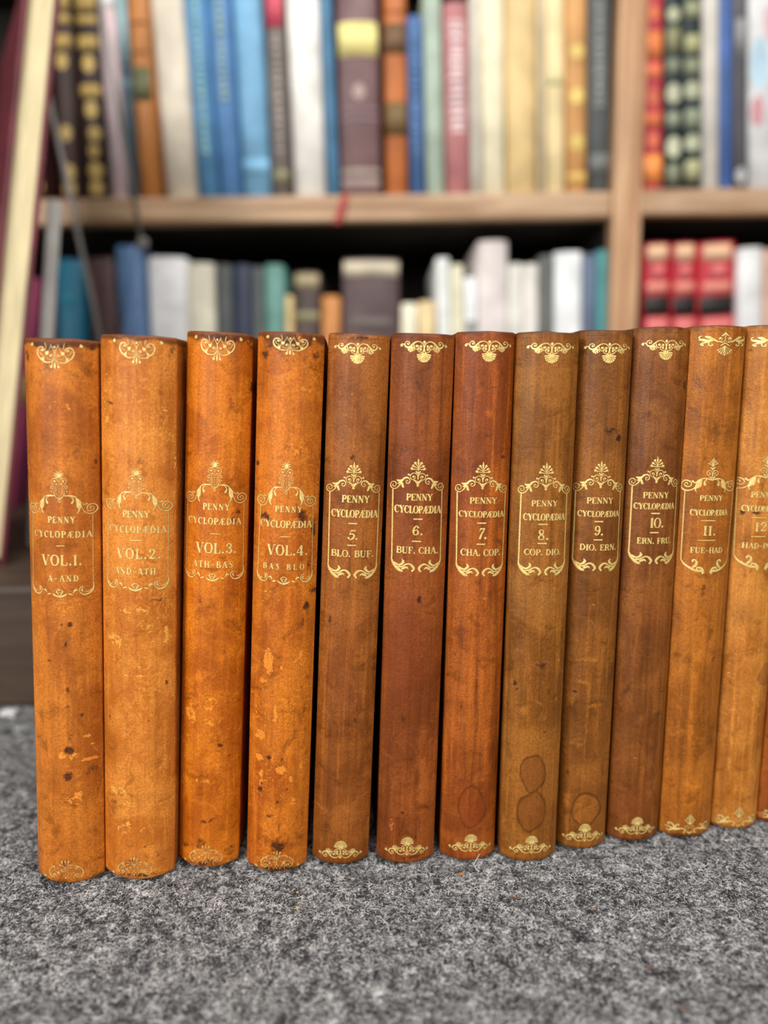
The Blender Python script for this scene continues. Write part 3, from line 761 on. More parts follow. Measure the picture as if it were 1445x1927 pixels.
FRAME_C = [
 W_([(0,-4.8),(-1.5,-3.5),(-2.8,-2.8)], [.14,.28,.6]), W_([(0,-4.8),(-1,-2.8),(-1.9,-1.7)], [.14,.28,.6]), W_([(0,-4.8),(-.5,-2.4),(-.85,-.8)], [.14,.28,.55]), W_([(0,-4.8),(0,-2),(0,0)], [.14,.3,.4]),
 W_([(-1.6,-4.9),(-.9,-5.3),(0,-6.1)], [.4,.5,.4]), W_([(0,-5),(0,-7)], [.3,.3]),
 W_([(0,-10.4),(-.4,-7.6),(-1.6,-6.5),(-3.1,-7.3),(-3.1,-8.7),(-1.8,-9.1),(-1.3,-8),(-2.2,-7.8)], [.26,.28,.24]), W_([(-1.8,-10),(-.9,-10.3),(-.3,-11.2)], [.4,.6,.4]),
 W_([(0,-11.7),(-2.7,-11),(-5.3,-11),(-7.4,-12),(-9.1,-13.3),(-10.2,-12.8)], [.5,.65,.5,.4,.4,.6]), ('d',-10.4,-12.6,.45),
 W_([(-5.8,-11.7),(-6.8,-13.2),(-7.6,-14.8),(-8.5,-16)], [.5,2.0,2.2,.7]), W_([(-8.3,-15.2),(-8.9,-16.7),(-8.3,-18.2)], [1.1,.6,.25]),
 W_([(-3.1,-11.4),(-4.3,-12.7),(-4,-14)], [.3,.6,1.0]), ('d',-4,-14.1,.55),
 W_([(-8.6,-14.4),(-9.4,-16),(-11,-17.2),(-13.2,-17.6),(-15.2,-16.7),(-15.8,-14.7),(-14.8,-12.7),(-13.2,-12.2),(-11.3,-13.1),(-11.1,-14.7),(-12.5,-15.6),(-14.1,-15),(-14.1,-13.8),(-13,-13.5),(-12.8,-14.5)], [.26,.4,.5,.4,.34,.28,.26]),
]
FOOT_C = [
 W_([(-13.4,7.5),(-11.8,4.9),(-9.2,3.1),(-6.3,1.8),(-3.4,1.6),(-1.9,1),(-2.5,.2)], [.24,.7,.95,1.0,1.0,.7,.6]), ('d',-2.5,.4,.5),
 W_([(-7.8,3.2),(-6.1,5.2),(-6.1,7.1),(-7.4,7.8),(-8.1,7.1)], [.9,1.2,.85,.6,.6]), ('d',-7.9,7,.5),
 W_([(-5.8,2.2),(-5.3,3.5),(-3.3,3.1),(-1.9,1.4)], [.5,.7,1.0,.6]),
]

# letters: strokes on a unit cap height, (advance width, items)
TK, TN, SF = .20, .07, .055
def L(x0, y0, x1, y1, w): return ('s', [(x0, y0, w), ((x0 + x1) / 2, (y0 + y1) / 2, w), (x1, y1, w)])
def serif(x, y, h=.13): return L(x - h, y, x + h, y, SF)
def stem(x, y0=0, y1=1, w=TK, a=True, b=True, h=.15):
    r = [L(x, y0, x, y1, w)]
    if a: r.append(serif(x, y0 + .025, h))
    if b: r.append(serif(x, y1 - .025, h))
    return r
def C_(pts): return ('s', pts)
ROUND_O = [(.42,.985,.06),(.2,.88,.12),(.1,.5,.2),(.2,.12,.12),(.42,.015,.06),(.64,.12,.12),(.74,.5,.2),(.64,.88,.12),(.42,.985,.06)]
GLYPH = {
 'A': (.82, [L(.1,0,.4,1,TN), L(.4,1,.7,0,TK), L(.2,.34,.58,.34,.06), serif(.1,.025,.11), serif(.71,.025,.14)]),
 'B': (.76, stem(.2) + [C_([(.2,.97,.06),(.5,.95,.08),(.62,.76,.17),(.48,.56,.08),(.2,.53,.06)]), C_([(.3,.53,.06),(.54,.5,.08),(.68,.28,.19),(.54,.05,.08),(.2,.03,.06)])]),
 'C': (.78, [C_([(.68,.7,.06),(.62,.9,.07),(.44,.98,.07),(.2,.86,.13),(.1,.5,.2),(.2,.14,.13),(.44,.02,.07),(.62,.1,.06),(.7,.28,.05)]), L(.69,.98,.69,.66,.06)]),
 'D': (.84, stem(.2) + [C_([(.2,.97,.06),(.5,.93,.1),(.72,.5,.2),(.5,.07,.1),(.2,.03,.06)])]),
 'E': (.74, stem(.2) + [L(.2,.97,.62,.97,.06), L(.2,.03,.66,.03,.06), L(.2,.52,.48,.52,.06), L(.62,.99,.62,.74,.07), L(.66,.01,.66,.28,.07), L(.48,.4,.48,.64,.06)]),
 'F': (.70, stem(.2) + [L(.2,.97,.62,.97,.06), L(.2,.5,.48,.5,.06), L(.62,.99,.62,.74,.07), L(.48,.38,.48,.62,.06)]),
 'H': (.90, stem(.2) + stem(.7) + [L(.2,.51,.7,.51,.06)]),
 'I': (.42, stem(.21)),
 'L': (.70, stem(.2) + [L(.2,.03,.62,.03,.06), L(.63,.01,.63,.32,.08)]),
 'N': (.88, [L(.16,0,.16,1,TN), L(.16,.98,.7,.04,TK), L(.7,0,.7,1,TN), serif(.16,.025,.12), serif(.1,.975,.1), serif(.7,.975,.12)]),
 'O': (.84, [C_(ROUND_O)]),
 'P': (.72, stem(.2) + [C_([(.2,.97,.06),(.5,.94,.1),(.64,.72,.19),(.5,.49,.1),(.2,.46,.06)])]),
 'R': (.82, stem(.2) + [C_([(.2,.97,.06),(.5,.94,.1),(.62,.74,.18),(.5,.53,.1),(.2,.5,.06)]), C_([(.42,.5,.08),(.58,.36,.18),(.64,.1,.16),(.78,.03,.06)])]),
 'S': (.66, [C_([(.54,.74,.05),(.46,.94,.07),(.3,.98,.07),(.14,.84,.12),(.2,.62,.17),(.42,.46,.19),(.54,.24,.14),(.42,.04,.08),(.26,.02,.07),(.14,.1,.06),(.1,.28,.05)]), L(.55,.96,.55,.68,.05), L(.09,.04,.09,.32,.05)]),
 'T': (.76, stem(.38, b=False) + [L(.08,.97,.68,.97,.06), L(.08,.99,.08,.72,.06), L(.68,.99,.68,.72,.06)]),
 'U': (.86, [C_([(.2,1,.2),(.2,.4,.2),(.24,.12,.16),(.44,.02,.08),(.62,.12,.07),(.68,.4,.07),(.68,1,.07)]), serif(.2,.975,.15), serif(.68,.975,.13)]),
 'V': (.82, [L(.12,1,.41,0,TK), L(.41,0,.7,1,TN), serif(.12,.975,.14), serif(.7,.975,.11)]),
 'Y': (.82, [L(.12,1,.42,.46,TK), L(.42,.46,.7,1,TN), L(.42,.5,.42,0,TK), serif(.12,.975,.14), serif(.7,.975,.11), serif(.42,.025,.15)]),
 'Æ': (1.08, [L(.08,0,.5,1,TN), L(.58,0,.58,1,TK), L(.24,.34,.58,.34,.06), serif(.08,.025,.11), L(.45,.97,.96,.97,.06), L(.48,.03,1.0,.03,.06), L(.58,.52,.82,.52,.06), L(.96,.99,.96,.74,.07), L(1.0,.01,1.0,.28,.07), L(.82,.4,.82,.64,.06)]),
 '.': (.34, [('d', .16, .1, .105)]),
 '–': (.66, [L(.1,.42,.56,.42,.07)]),
 ' ': (.42, []),
 '1': (.42, stem(.21)),
 '2': (.68, [C_([(.12,.74,.16),(.16,.9,.1),(.34,.98,.08),(.52,.86,.14),(.52,.64,.18),(.34,.36,.12),(.1,.06,.07)]), C_([(.1,.06,.1),(.28,.1,.16),(.46,.05,.14),(.58,.22,.06)]), ('d',.16,.74,.1)]),
 '3': (.66, [C_([(.14,.8,.1),(.3,.97,.07),(.5,.86,.15),(.46,.62,.13),(.28,.54,.07)]), C_([(.28,.54,.07),(.5,.46,.13),(.54,.2,.19),(.34,.02,.08),(.12,.14,.1)]), ('d',.16,.78,.1), ('d',.15,.18,.1)]),
 '4': (.72, [L(.46,0,.46,1,.19), L(.46,1,.06,.3,.07), L(.06,.28,.66,.28,.07), serif(.46,.025,.16)]),
 '5': (.66, [L(.18,.96,.54,.96,.13), L(.18,.96,.14,.54,.06), C_([(.14,.54,.07),(.34,.62,.1),(.54,.46,.17),(.54,.2,.18),(.34,.02,.08),(.12,.14,.1)]), ('d',.14,.18,.1)]),
 '6': (.68, [C_([(.54,.84,.1),(.42,.97,.07),(.24,.82,.13),(.12,.44,.19),(.18,.12,.14),(.34,.02,.07),(.52,.14,.15),(.54,.38,.15),(.38,.56,.07),(.2,.42,.06)]), ('d',.53,.82,.1)]),
 '7': (.66, [L(.12,.94,.56,.94,.13), C_([(.57,.96,.06),(.38,.56,.12),(.28,.0,.2)]), L(.12,.98,.1,.72,.06)]),
 '8': (.68, [C_([(.34,.98,.06),(.18,.9,.12),(.2,.66,.17),(.34,.54,.1),(.5,.36,.17),(.52,.12,.12),(.34,.02,.06),(.14,.12,.12),(.14,.32,.12),(.34,.54,.1),(.48,.68,.12),(.48,.9,.1),(.34,.98,.06)])]),
 '9': (.68, [C_([(.14,.16,.1),(.26,.03,.07),(.44,.18,.13),(.56,.56,.19),(.5,.88,.14),(.34,.98,.07),(.16,.86,.15),(.14,.62,.15),(.3,.44,.07),(.48,.58,.06)]), ('d',.15,.18,.1)]),
}

def catmull(pts, step):
    P = np.array(pts, float)
    if len(P) == 2:
        n = max(2, int(np.linalg.norm(P[1, :2] - P[0, :2]) / step) + 1)
        t = np.linspace(0, 1, n)[:, None]
        return P[0] * (1 - t) + P[1] * t
    closed = np.linalg.norm(P[0, :2] - P[-1, :2]) < 1e-9
    A = np.vstack([P[-2] if closed else 2 * P[0] - P[1], P, P[1] if closed else 2 * P[-1] - P[-2]])
    out = []
    for i in range(len(P) - 1):
        p0, p1, p2, p3 = A[i:i + 4]
        n = max(2, int(np.linalg.norm(p2[:2] - p1[:2]) / step) + 1)
        t = np.linspace(0, 1, n, endpoint=False)[:, None]
        out.append(0.5 * (2 * p1 + (p2 - p0) * t + (2 * p0 - 5 * p1 + 4 * p2 - p3) * t ** 2 + (3 * p1 - p0 - 3 * p2 + p3) * t ** 3))
    out.append(P[-1:])
    r = np.vstack(out)
    r[:, 2] = np.maximum(r[:, 2], 0.04 * max(0.1, P[:, 2].max()))
    return r

class Gilt:
    """collects strokes in mm on one spine and builds them as one raised mesh on the curved leather"""
    def __init__(s, surf):
        s.surf, s.V, s.F, s.MI = surf, [], [], []
    def _add(s, pts, off, faces, mi):
        b = len(s.V)
        for (u, v), o in zip(pts, off):
            s.V.append(s.surf(u, v, o))
        for f in faces:
            s.F.append(tuple(b + i for i in f)); s.MI.append(mi)
    def stroke(s, pts, step=0.22, burn=0.13):
        r = catmull(pts, step)
        T = np.gradient(r[:, :2], axis=0)
        T /= np.linalg.norm(T, axis=1, keepdims=True) + 1e-9
        N = np.stack([-T[:, 1], T[:, 0]], axis=1)
        n = len(r)
        hw = r[:, 2:3] / 2
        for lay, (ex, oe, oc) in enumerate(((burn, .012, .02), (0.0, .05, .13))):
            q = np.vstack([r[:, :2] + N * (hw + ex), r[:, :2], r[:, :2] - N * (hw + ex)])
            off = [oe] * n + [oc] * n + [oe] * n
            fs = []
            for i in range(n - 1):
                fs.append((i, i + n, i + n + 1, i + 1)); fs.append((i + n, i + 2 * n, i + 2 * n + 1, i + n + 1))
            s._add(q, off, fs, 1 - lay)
    def dot(s, x, y, rad, burn=0.13):
        K = 12
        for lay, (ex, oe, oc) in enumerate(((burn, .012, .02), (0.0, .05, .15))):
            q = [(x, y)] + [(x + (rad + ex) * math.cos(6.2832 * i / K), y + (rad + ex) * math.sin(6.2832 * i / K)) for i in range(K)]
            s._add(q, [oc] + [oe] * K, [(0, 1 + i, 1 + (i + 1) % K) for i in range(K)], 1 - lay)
    def item(s, it, fx, fy, sc, burn=0.13, wmin=0.0):
        if it[0] == 's':
            s.stroke([(fx(p[0]), fy(p[0], p[1]), max(wmin, p[2] * sc)) for p in it[1]], burn=burn)
        elif it[0] == 'd':
            s.dot(fx(it[1]), fy(it[1], it[2]), it[3] * sc, burn)
        elif it[0] == 'r':
            pts = [(fx(it[1] + it[3] * math.cos(a)), fy(it[1], it[2] + it[3] * math.sin(a)), it[4] * sc) for a in np.linspace(0, 2 * math.pi, 13)]
            pts[-1] = pts[0]
            s.stroke(pts, 0.12, burn)
    def ornament(s, items, cx, cy, sx, sy, tilt=0.0, wsc=1.0, burn=0.13):
        for it in items:
            xs = [p[0] for p in it[1]] if it[0] == 's' else [it[1]]
            for m in ((1, -1) if max(abs(x) for x in xs) > 1e-6 else (1,)):
                s.item(it, lambda x, m=m: cx + m * x * sx, lambda x, y, m=m: cy + y * sy + tilt * m * x * sx, wsc, burn, 0.16)
    def text(s, string, u0, u1, v0, v1, italic=0.0, bold=1.0, tilt=0.0, wide=1.22):
        h = v1 - v0
        nat = [GLYPH[c][0] for c in string]
        sx = h * 1.0
        tot = sum(nat) * sx
        gap = 0.0
        wid = u1 - u0
        if tot > wid * 1.0:
            sx *= wid / tot
        else:
            stretch = min(wide, wid / tot)
            sx *= stretch
            gap = (wid - sum(nat) * sx) / max(1, len(string) - 1)
        u = u0
        for c, a in zip(string, nat):
            for it in GLYPH[c][1]:
                s.item(it, lambda x, u=u: u + x * sx, lambda x, y, u=u: v0 + y * h + tilt * (u + x * sx), h * 0.96 * bold, 0.09, 0.16) if not italic else \
                s.item(('s', [(p[0] + italic * p[1], p[1], p[2]) for p in it[1]]) if it[0] == 's' else ('d', it[1] + italic * it[2], it[2], it[3]),
                       lambda x, u=u: u + x * sx, lambda x, y: v0 + y * h, h * 0.96 * bold, 0.09, 0.16)
            u += a * sx + gap
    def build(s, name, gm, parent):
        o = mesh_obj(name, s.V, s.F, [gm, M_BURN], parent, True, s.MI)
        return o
VOLUMES = [
  dict(n=1, x=-0.1646, y=0.3583, lean=3.29, yaw=3.5, w=33.6, h=273.0,
    tip=(1.0, 212.7), vol=((-15.7, 193.5), (15.3, 194.6)), line=((-13.5, 190.7), (-14.7, 156.0), (14.1, 191.5), (13.9, 156.9)), bot=151.0,
    text=[('PENNY', -5.3, 7.3, 187.3, 190.5), ('CYCLOPÆDIA', -12.7, 13.9, 180.2, 183.5), ('VOL.I.', -8.9, 9.9, 166.6, 171.9), ('A–AND', -5.9, 8.2, 158.8, 162.0)],
    dash=[(-1.6, 2.4, 176.3)], head=(-8.7, 8.2, 271.0, 258.9), tail=(-8.9, 8.2, 14.1, 1.7),
    stain=[(4.0,137.6,1.4,1.4,0.9,'d'),(0.2,136.7,3.0,1.3,0.45,'d'),(9.6,137.0,1.1,1.3,0.4,'d'),(-3.0,127.5,1.0,1.1,0.55,'d'),(1.6,127.7,1.5,1.6,0.9,'d'),(-5.8,119.3,1.6,1.4,0.5,'d'),(-0.7,114.7,2.6,2.2,0.25,'d'),(2.6,103.8,1.2,2.2,0.55,'d'),(2.5,95.6,1.6,1.7,0.7,'d'),(8.9,91.0,1.1,1.6,0.6,'d'),(3.0,80.3,1.2,4.5,0.5,'d'),(2.3,72.8,2.3,2.5,1,'d'),(1.6,58.9,2.2,2.8,0.95,'d'),(12.7,61.2,3.7,3.6,0.45,'d'),(1.4,48.4,3.6,8.7,0.25,'d'),(-0.6,12.1,4.0,3.3,0.7,'d'),(11.4,13.7,1.3,2.3,0.4,'d'),(-0.2,270.1,14.4,1.9,0.8,'d'),(-14.0,265.4,2.2,3.8,0.6,'d'),(14.9,269.9,1.6,2.4,0.7,'d'),(14.4,262.6,2.4,6.2,0.3,'d'),(-3.0,251.8,0.5,0.5,1,'d'),(-12.1,256.5,0.6,0.5,0.8,'d'),(15.8,216.7,0.8,3.0,0.7,'d'),(2.5,69.7,7.5,2.2,0.5,'p'),(11.6,67.2,4.6,1.4,0.7,'p'),(6.7,48.1,6.0,4.1,0.5,'p'),(0.4,241.3,6.0,3.6,0.35,'p'),(10.6,80.2,2.8,1.1,0.6,'p'),(13.5,75.2,2.2,1.1,0.6,'p')]),
  dict(n=2, x=-0.1298, y=0.3601, lean=3.47, yaw=2.0, w=35.6, h=274.0,
    tip=(1.2, 213.0), vol=((-15.0, 195.6), (15.7, 194.4)), line=((-13.7, 191.8), (-14.3, 156.8), (14.7, 192.9), (14.6, 157.8)), bot=153.1,
    text=[('PENNY', -5.9, 6.8, 189.1, 192.5), ('CYCLOPÆDIA', -12.9, 14.0, 181.7, 185.1), ('VOL.2.', -9.0, 11.8, 169.0, 174.1), ('AND–ATH', -10.1, 9.6, 161.3, 164.7)],
    dash=[(-2.4, 3.2, 178.1)], head=(-7.1, 9.1, 271.3, 260.7), tail=(-9.6, 7.8, 13.7, 4.0),
    stain=[(-12.1,243.2,3.1,0.8,0.7,'d'),(2.6,215.5,1.9,3.2,0.5,'d'),(10.7,148.4,4.3,1.4,0.5,'d'),(13.4,258.9,0.4,0.5,1,'d'),(-1.8,272.7,14.4,1.7,0.6,'d'),(14.9,268.2,2.2,5.0,0.35,'d'),(14.3,105.8,1.1,1.9,0.5,'d'),(-13.6,87.2,0.6,0.6,1,'d'),(-3.9,80.7,0.5,0.6,0.8,'d'),(4.3,19.2,0.5,0.6,1,'d'),(-9.8,32.2,2.4,1.7,0.4,'d'),(-11.2,41.2,3.1,1.4,0.4,'d'),(-2.6,12.3,3.2,1.8,0.5,'d'),(10.2,14.7,2.0,2.4,0.5,'d'),(-0.2,2.9,13.5,2.0,0.7,'d'),(-2.3,143.6,12.5,1.4,0.6,'p'),(-10.5,128.1,3.5,2.7,0.7,'p'),(-10.5,134.8,5.8,8.1,0.3,'p'),(4.0,135.7,6.2,5.2,0.35,'p'),(0.1,110.5,6.2,0.8,0.6,'p'),(14.0,129.7,0.9,5.9,0.5,'p'),(-8.2,49.0,7.0,2.9,0.4,'p'),(-4.2,29.3,8.4,4.1,0.45,'p'),(-13.9,237.5,1.8,25.0,0.35,'p'),(17.2,208.5,1.1,15.6,0.4,'p')]),
  dict(n=3, x=-0.0960, y=0.3696, lean=3.95, yaw=2.0, w=31.7, h=275.9,
    tip=(0.1, 215.6), vol=((-14.3, 196.1), (14.6, 197.5)), line=((-13.7, 193.3), (-14.2, 156.9), (13.7, 194.7), (14.1, 158.2)), bot=155.2,
    text=[('PENNY', -5.5, 7.5, 190.8, 194.1), ('CYCLOPÆDIA', -13.1, 12.9, 183.6, 187.0), ('VOL.3.', -8.7, 11.2, 169.2, 174.6), ('ATH–BAS', -10.1, 9.7, 162.0, 165.4)],
    dash=[(-1.4, 3.3, 179.1)], head=(-8.0, 8.1, 273.7, 262.0), tail=(-9.0, 8.0, 13.6, 3.2),
    stain=[(1.4,273.1,13.8,1.9,0.9,'d'),(-9.1,250.1,1.6,2.2,0.35,'d'),(-8.0,236.3,1.1,2.0,0.7,'d'),(14.5,273.5,2.3,15.0,0.45,'d'),(-9.5,242.0,2.7,4.5,0.2,'d'),(-5.5,145.5,3.2,2.7,0.4,'d'),(5.4,69.1,1.6,1.2,0.85,'d'),(9.4,62.5,1.5,1.2,0.6,'d'),(1.4,58.6,1.1,1.2,0.5,'d'),(-1.3,26.7,2.4,1.2,0.75,'d'),(2.8,27.7,3.9,1.5,0.4,'d'),(-3.0,14.6,3.4,3.6,0.6,'d'),(-12.7,11.6,3.2,2.5,0.5,'d'),(11.1,9.9,3.5,2.5,0.5,'d'),(0.5,3.5,12.6,2.4,0.7,'d'),(9.6,186.7,1.9,3.6,0.7,'d'),(11.9,190.1,1.9,2.7,0.6,'d'),(15.5,250.9,0.9,3.6,0.7,'d'),(1.1,46.9,10.8,17.4,0.18,'d'),(-3.9,92.9,10.8,5.2,0.4,'p'),(-10.9,84.6,3.6,5.8,0.55,'p'),(1.7,81.8,8.1,2.9,0.4,'p'),(-4.5,48.1,5.6,2.3,0.45,'p'),(-12.1,68.3,3.1,5.8,0.5,'p')]),
  dict(n=4, x=-0.0591, y=0.3651, lean=3.51, yaw=2.5, w=31.7, h=275.0,
    tip=(-0.4, 214.9), vol=((-13.5, 194.8), (14.4, 195.9)), line=((-12.4, 191.8), (-13.1, 157.1), (13.1, 192.7), (13.4, 158.0)), bot=154.2,
    text=[('PENNY', -5.0, 7.9, 190.0, 193.0), ('CYCLOPÆDIA', -12.2, 12.8, 182.3, 185.9), ('VOL.4.', -8.5, 11.4, 168.7, 174.0), ('BAS BLO', -10.4, 9.8, 161.6, 164.6)],
    dash=[(-2.0, 3.0, 178.0)], head=(-8.1, 8.4, 274.8, 264.1), tail=(-7.7, 8.9, 12.7, 3.4),
    stain=[(-0.2,270.3,15.0,4.5,0.75,'d'),(-11.4,265.0,3.6,3.8,0.5,'d'),(12.2,265.0,3.8,4.0,0.5,'d'),(-0.1,265.5,15.0,6.5,0.3,'d'),(12.7,264.6,1.0,2.5,0.7,'d'),(-9.4,186.9,4.3,2.3,0.75,'d'),(8.5,188.2,2.8,4.2,0.75,'d'),(13.7,180.8,2.0,5.4,0.8,'d'),(11.7,165.1,1.2,3.8,0.6,'d'),(14.4,150.2,2.2,2.5,1,'d'),(11.6,142.2,1.6,4.6,0.95,'d'),(10.1,134.2,1.3,3.4,0.5,'d'),(-4.8,63.9,1.6,1.4,1,'d'),(1.7,63.3,0.8,1.7,0.8,'d'),(-8.8,45.6,2.0,2.0,0.9,'d'),(-8.3,49.5,1.1,1.7,0.6,'d'),(4.8,46.8,1.0,1.2,0.8,'d'),(0.1,39.8,1.6,1.5,0.7,'d'),(-3.2,32.1,2.4,1.5,0.6,'d'),(1.6,15.0,4.5,4.2,0.75,'d'),(1.1,25.4,2.7,4.8,0.35,'d'),(-4.1,26.4,1.1,1.5,0.4,'d'),(-5.5,26.8,0.8,1.2,0.4,'d'),(0.6,3.0,12.2,2.7,0.8,'d'),(-14.4,212.7,1.1,1.6,0.9,'d'),(-5.5,235.7,1.0,6.5,0.6,'p'),(-3.3,246.9,1.0,4.0,0.5,'p'),(7.8,248.7,4.3,1.0,0.55,'p'),(2.4,222.2,4.7,5.2,0.35,'p'),(-6.3,114.1,2.4,6.7,0.8,'p'),(0.4,111.8,1.3,1.4,0.8,'p'),(-8.8,104.3,2.2,1.7,0.7,'p'),(-2.2,88.8,1.4,5.6,0.7,'p'),(-10.0,75.0,2.2,3.4,0.75,'p'),(-10.0,62.7,2.0,1.7,0.75,'p'),(-2.4,64.7,1.6,3.4,0.5,'p'),(1.8,57.6,3.1,2.5,0.6,'p'),(6.8,52.1,1.4,1.7,0.7,'p'),(11.2,55.1,1.0,5.8,0.6,'p'),(-5.8,146.3,5.7,6.5,0.35,'p'),(7.7,39.8,1.6,3.5,0.5,'p'),(-9.0,53.7,1.1,5.8,0.6,'p'),(9.9,116.4,1.0,8.1,0.5,'p')]),
  dict(n=5, x=-0.0257, y=0.3713, lean=3.24, yaw=3.0, w=29.9, h=274.3,
    tip=(-0.7, 213.2), vol=((-13.0, 199.4), (13.1, 200.4)), line=((-11.8, 197.9), (-11.5, 160.6), (12.6, 198.8), (12.6, 161.1)), bot=155.1,
    text=[('PENNY', -5.9, 7.9, 193.3, 197.0), ('CYCLOPÆDIA', -10.7, 12.2, 185.9, 189.8), ('5.', -2.9, 3.0, 174.8, 179.8), ('BLO. BUF.', -10.3, 11.1, 166.1, 169.6)],
    dash=[(-2.2, 2.2, 183.0), (-2.3, 2.0, 172.1)], head=(-11.8, 10.4, 269.9, 259.9), tail=(-11.4, 11.1, 14.5, 4.1),
    stain=[(-1.7,215.6,1.3,2.0,0.8,'d'),(-3.3,210.8,2.1,2.1,0.4,'d'),(-9.9,133.5,1.0,2.2,0.8,'d'),(4.8,81.4,1.4,1.7,0.5,'d'),(-3.6,24.1,7.0,2.7,0.35,'r'),(9.0,20.9,3.9,3.0,0.3,'r'),(4.6,136.3,5.4,8.4,0.25,'r'),(0.8,271.6,6.0,1.5,0.6,'d'),(-6.4,261.4,10.0,7.2,0.25,'q'),(-6.3,184.5,7.8,21.6,0.35,'q'),(-1.1,111.2,6.8,33.6,0.35,'q'),(-7.9,231.2,4.5,15.6,0.3,'g'),(-1.8,91.4,10.8,16.8,0.15,'g')]),
  dict(n=6, x=0.0089, y=0.3714, lean=2.42, yaw=3.0, w=30.6, h=274.1,
    tip=(-0.9, 214.4), vol=((-13.6, 201.2), (12.2, 200.3)), line=((-12.6, 198.9), (-12.2, 162.8), (11.6, 199.5), (12.1, 163.2)), bot=157.9,
    text=[('PENNY', -6.2, 6.9, 193.9, 197.4), ('CYCLOPÆDIA', -11.6, 11.4, 187.6, 191.5), ('6.', -2.8, 2.8, 176.7, 181.6), ('BUF. CHA.', -10.2, 10.9, 167.4, 170.9)],
    dash=[(-2.3, 2.2, 184.8), (-2.6, 1.8, 173.7)], head=(-11.1, 11.1, 270.4, 260.1), tail=(-11.0, 11.6, 16.2, 5.4),
    stain=[(2.0,144.4,1.4,1.9,1,'d'),(-4.2,81.3,0.8,2.3,0.8,'d'),(-0.6,77.4,0.5,0.6,0.9,'d'),(-2.0,29.8,7.0,6.6,0.35,'r'),(-2.8,29.5,1.6,1.5,0.7,'d'),(4.9,15.5,0.6,0.9,1,'d'),(1.6,4.2,8.4,2.5,0.5,'d'),(-8.1,22.3,1.4,4.2,0.6,'p'),(-4.2,30.6,2.2,1.2,0.5,'p'),(-4.8,116.3,16.2,33.6,0.7,'q'),(-5.3,210.4,13.0,31.2,0.3,'q'),(7.1,50.2,4.1,30.0,0.55,'p2'),(-5.7,143.9,10.4,8.1,0.3,'q'),(-36.1,270.4,1.2,1.2,0.2,'d')]),
  dict(n=7, x=0.0423, y=0.3737, lean=1.75, yaw=3.0, w=29.3, h=274.7,
    tip=(0.2, 212.4), vol=((-12.7, 199.0), (12.8, 198.6)), line=((-11.8, 197.2), (-11.2, 160.5), (12.4, 197.4), (12.2, 160.5)), bot=154.9,
    text=[('PENNY', -6.0, 7.8, 191.7, 194.9), ('CYCLOPÆDIA', -10.8, 11.9, 184.9, 188.1), ('7.', -1.8, 3.2, 174.0, 179.7), ('CHA. COP.', -9.5, 10.9, 165.5, 169.0)],
    dash=[(-2.0, 2.5, 182.1), (-1.9, 2.4, 171.5)], head=(-10.4, 12.1, 270.4, 260.2), tail=(-10.5, 12.0, 16.1, 5.7),
    stain=[(0.7,31.2,7.0,11.4,0.7,'rf'),(-12.0,115.6,2.2,4.5,0.4,'d'),(-0.4,63.2,1.4,1.2,0.7,'d'),(3.5,144.0,1.1,1.1,0.6,'p'),(-1.2,141.0,3.8,2.2,0.5,'p2'),(-6.4,98.2,3.1,25.2,0.35,'p2'),(5.6,69.3,4.1,24.0,0.4,'p2'),(1.9,235.8,2.6,2.0,0.45,'p2'),(-8.6,247.1,2.2,3.0,0.35,'p2'),(-2.4,247.2,2.0,2.5,0.35,'p2'),(1.4,248.5,10.4,30.0,0.3,'q'),(-4.2,189.0,10.4,15.6,0.3,'q'),(10.2,215.2,1.8,1.0,0.5,'d')]),
  dict(n=8, x=0.0745, y=0.3723, lean=1.29, yaw=3.0, w=30.4, h=274.0,
    tip=(-0.0, 211.9), vol=((-12.2, 198.3), (13.4, 197.9)), line=((-11.2, 196.6), (-11.3, 160.3), (11.8, 196.5), (12.1, 160.1)), bot=155.3,
    text=[('PENNY', -6.5, 6.7, 190.2, 193.3), ('CYCLOPÆDIA', -9.9, 11.2, 183.2, 186.7), ('8.', -2.9, 3.1, 173.4, 178.7), ('COP. DIO.', -9.0, 9.8, 165.7, 168.9)],
    dash=[(-2.7, 1.9, 181.3), (-2.7, 1.9, 171.7)], head=(-11.0, 11.8, 269.0, 259.1), tail=(-10.6, 11.5, 15.7, 5.2),
    stain=[(-0.2,50.1,6.4,9.6,0.9,'rf'),(0.0,29.3,7.3,11.4,0.9,'rf'),(-11.1,98.9,1.4,2.3,0.75,'d'),(-9.8,95.2,1.0,1.4,0.5,'d'),(-13.8,85.5,1.2,5.8,0.4,'d'),(2.1,109.9,6.2,6.2,0.3,'d'),(4.2,72.7,2.3,1.2,0.5,'d'),(-3.2,33.8,1.1,1.2,0.5,'d'),(-6.2,43.4,0.8,0.9,0.5,'d'),(-6.4,85.6,2.1,4.1,0.5,'p2'),(11.6,110.1,1.4,2.3,0.7,'p'),(11.0,90.3,1.0,2.3,0.6,'p'),(-10.8,250.5,2.8,25.0,0.3,'g'),(-4.7,145.9,15.6,16.8,0.2,'g'),(-12.5,268.1,2.6,2.0,0.3,'p2'),(-5.2,225.2,2.0,0.8,0.4,'p')]),
  dict(n=9, x=0.1056, y=0.3827, lean=1.23, yaw=3.0, w=27.1, h=275.3,
    tip=(-1.4, 211.4), vol=((-12.9, 197.8), (11.7, 197.2)), line=((-12.2, 195.4), (-12.2, 159.7), (10.3, 195.6), (11.0, 159.9)), bot=154.7,
    text=[('PENNY', -7.4, 6.1, 189.7, 192.9), ('CYCLOPÆDIA', -11.1, 10.1, 182.9, 186.1), ('9.', -3.0, 1.8, 173.3, 178.5), ('DIO. ERN.', -9.6, 9.6, 165.6, 168.9)],
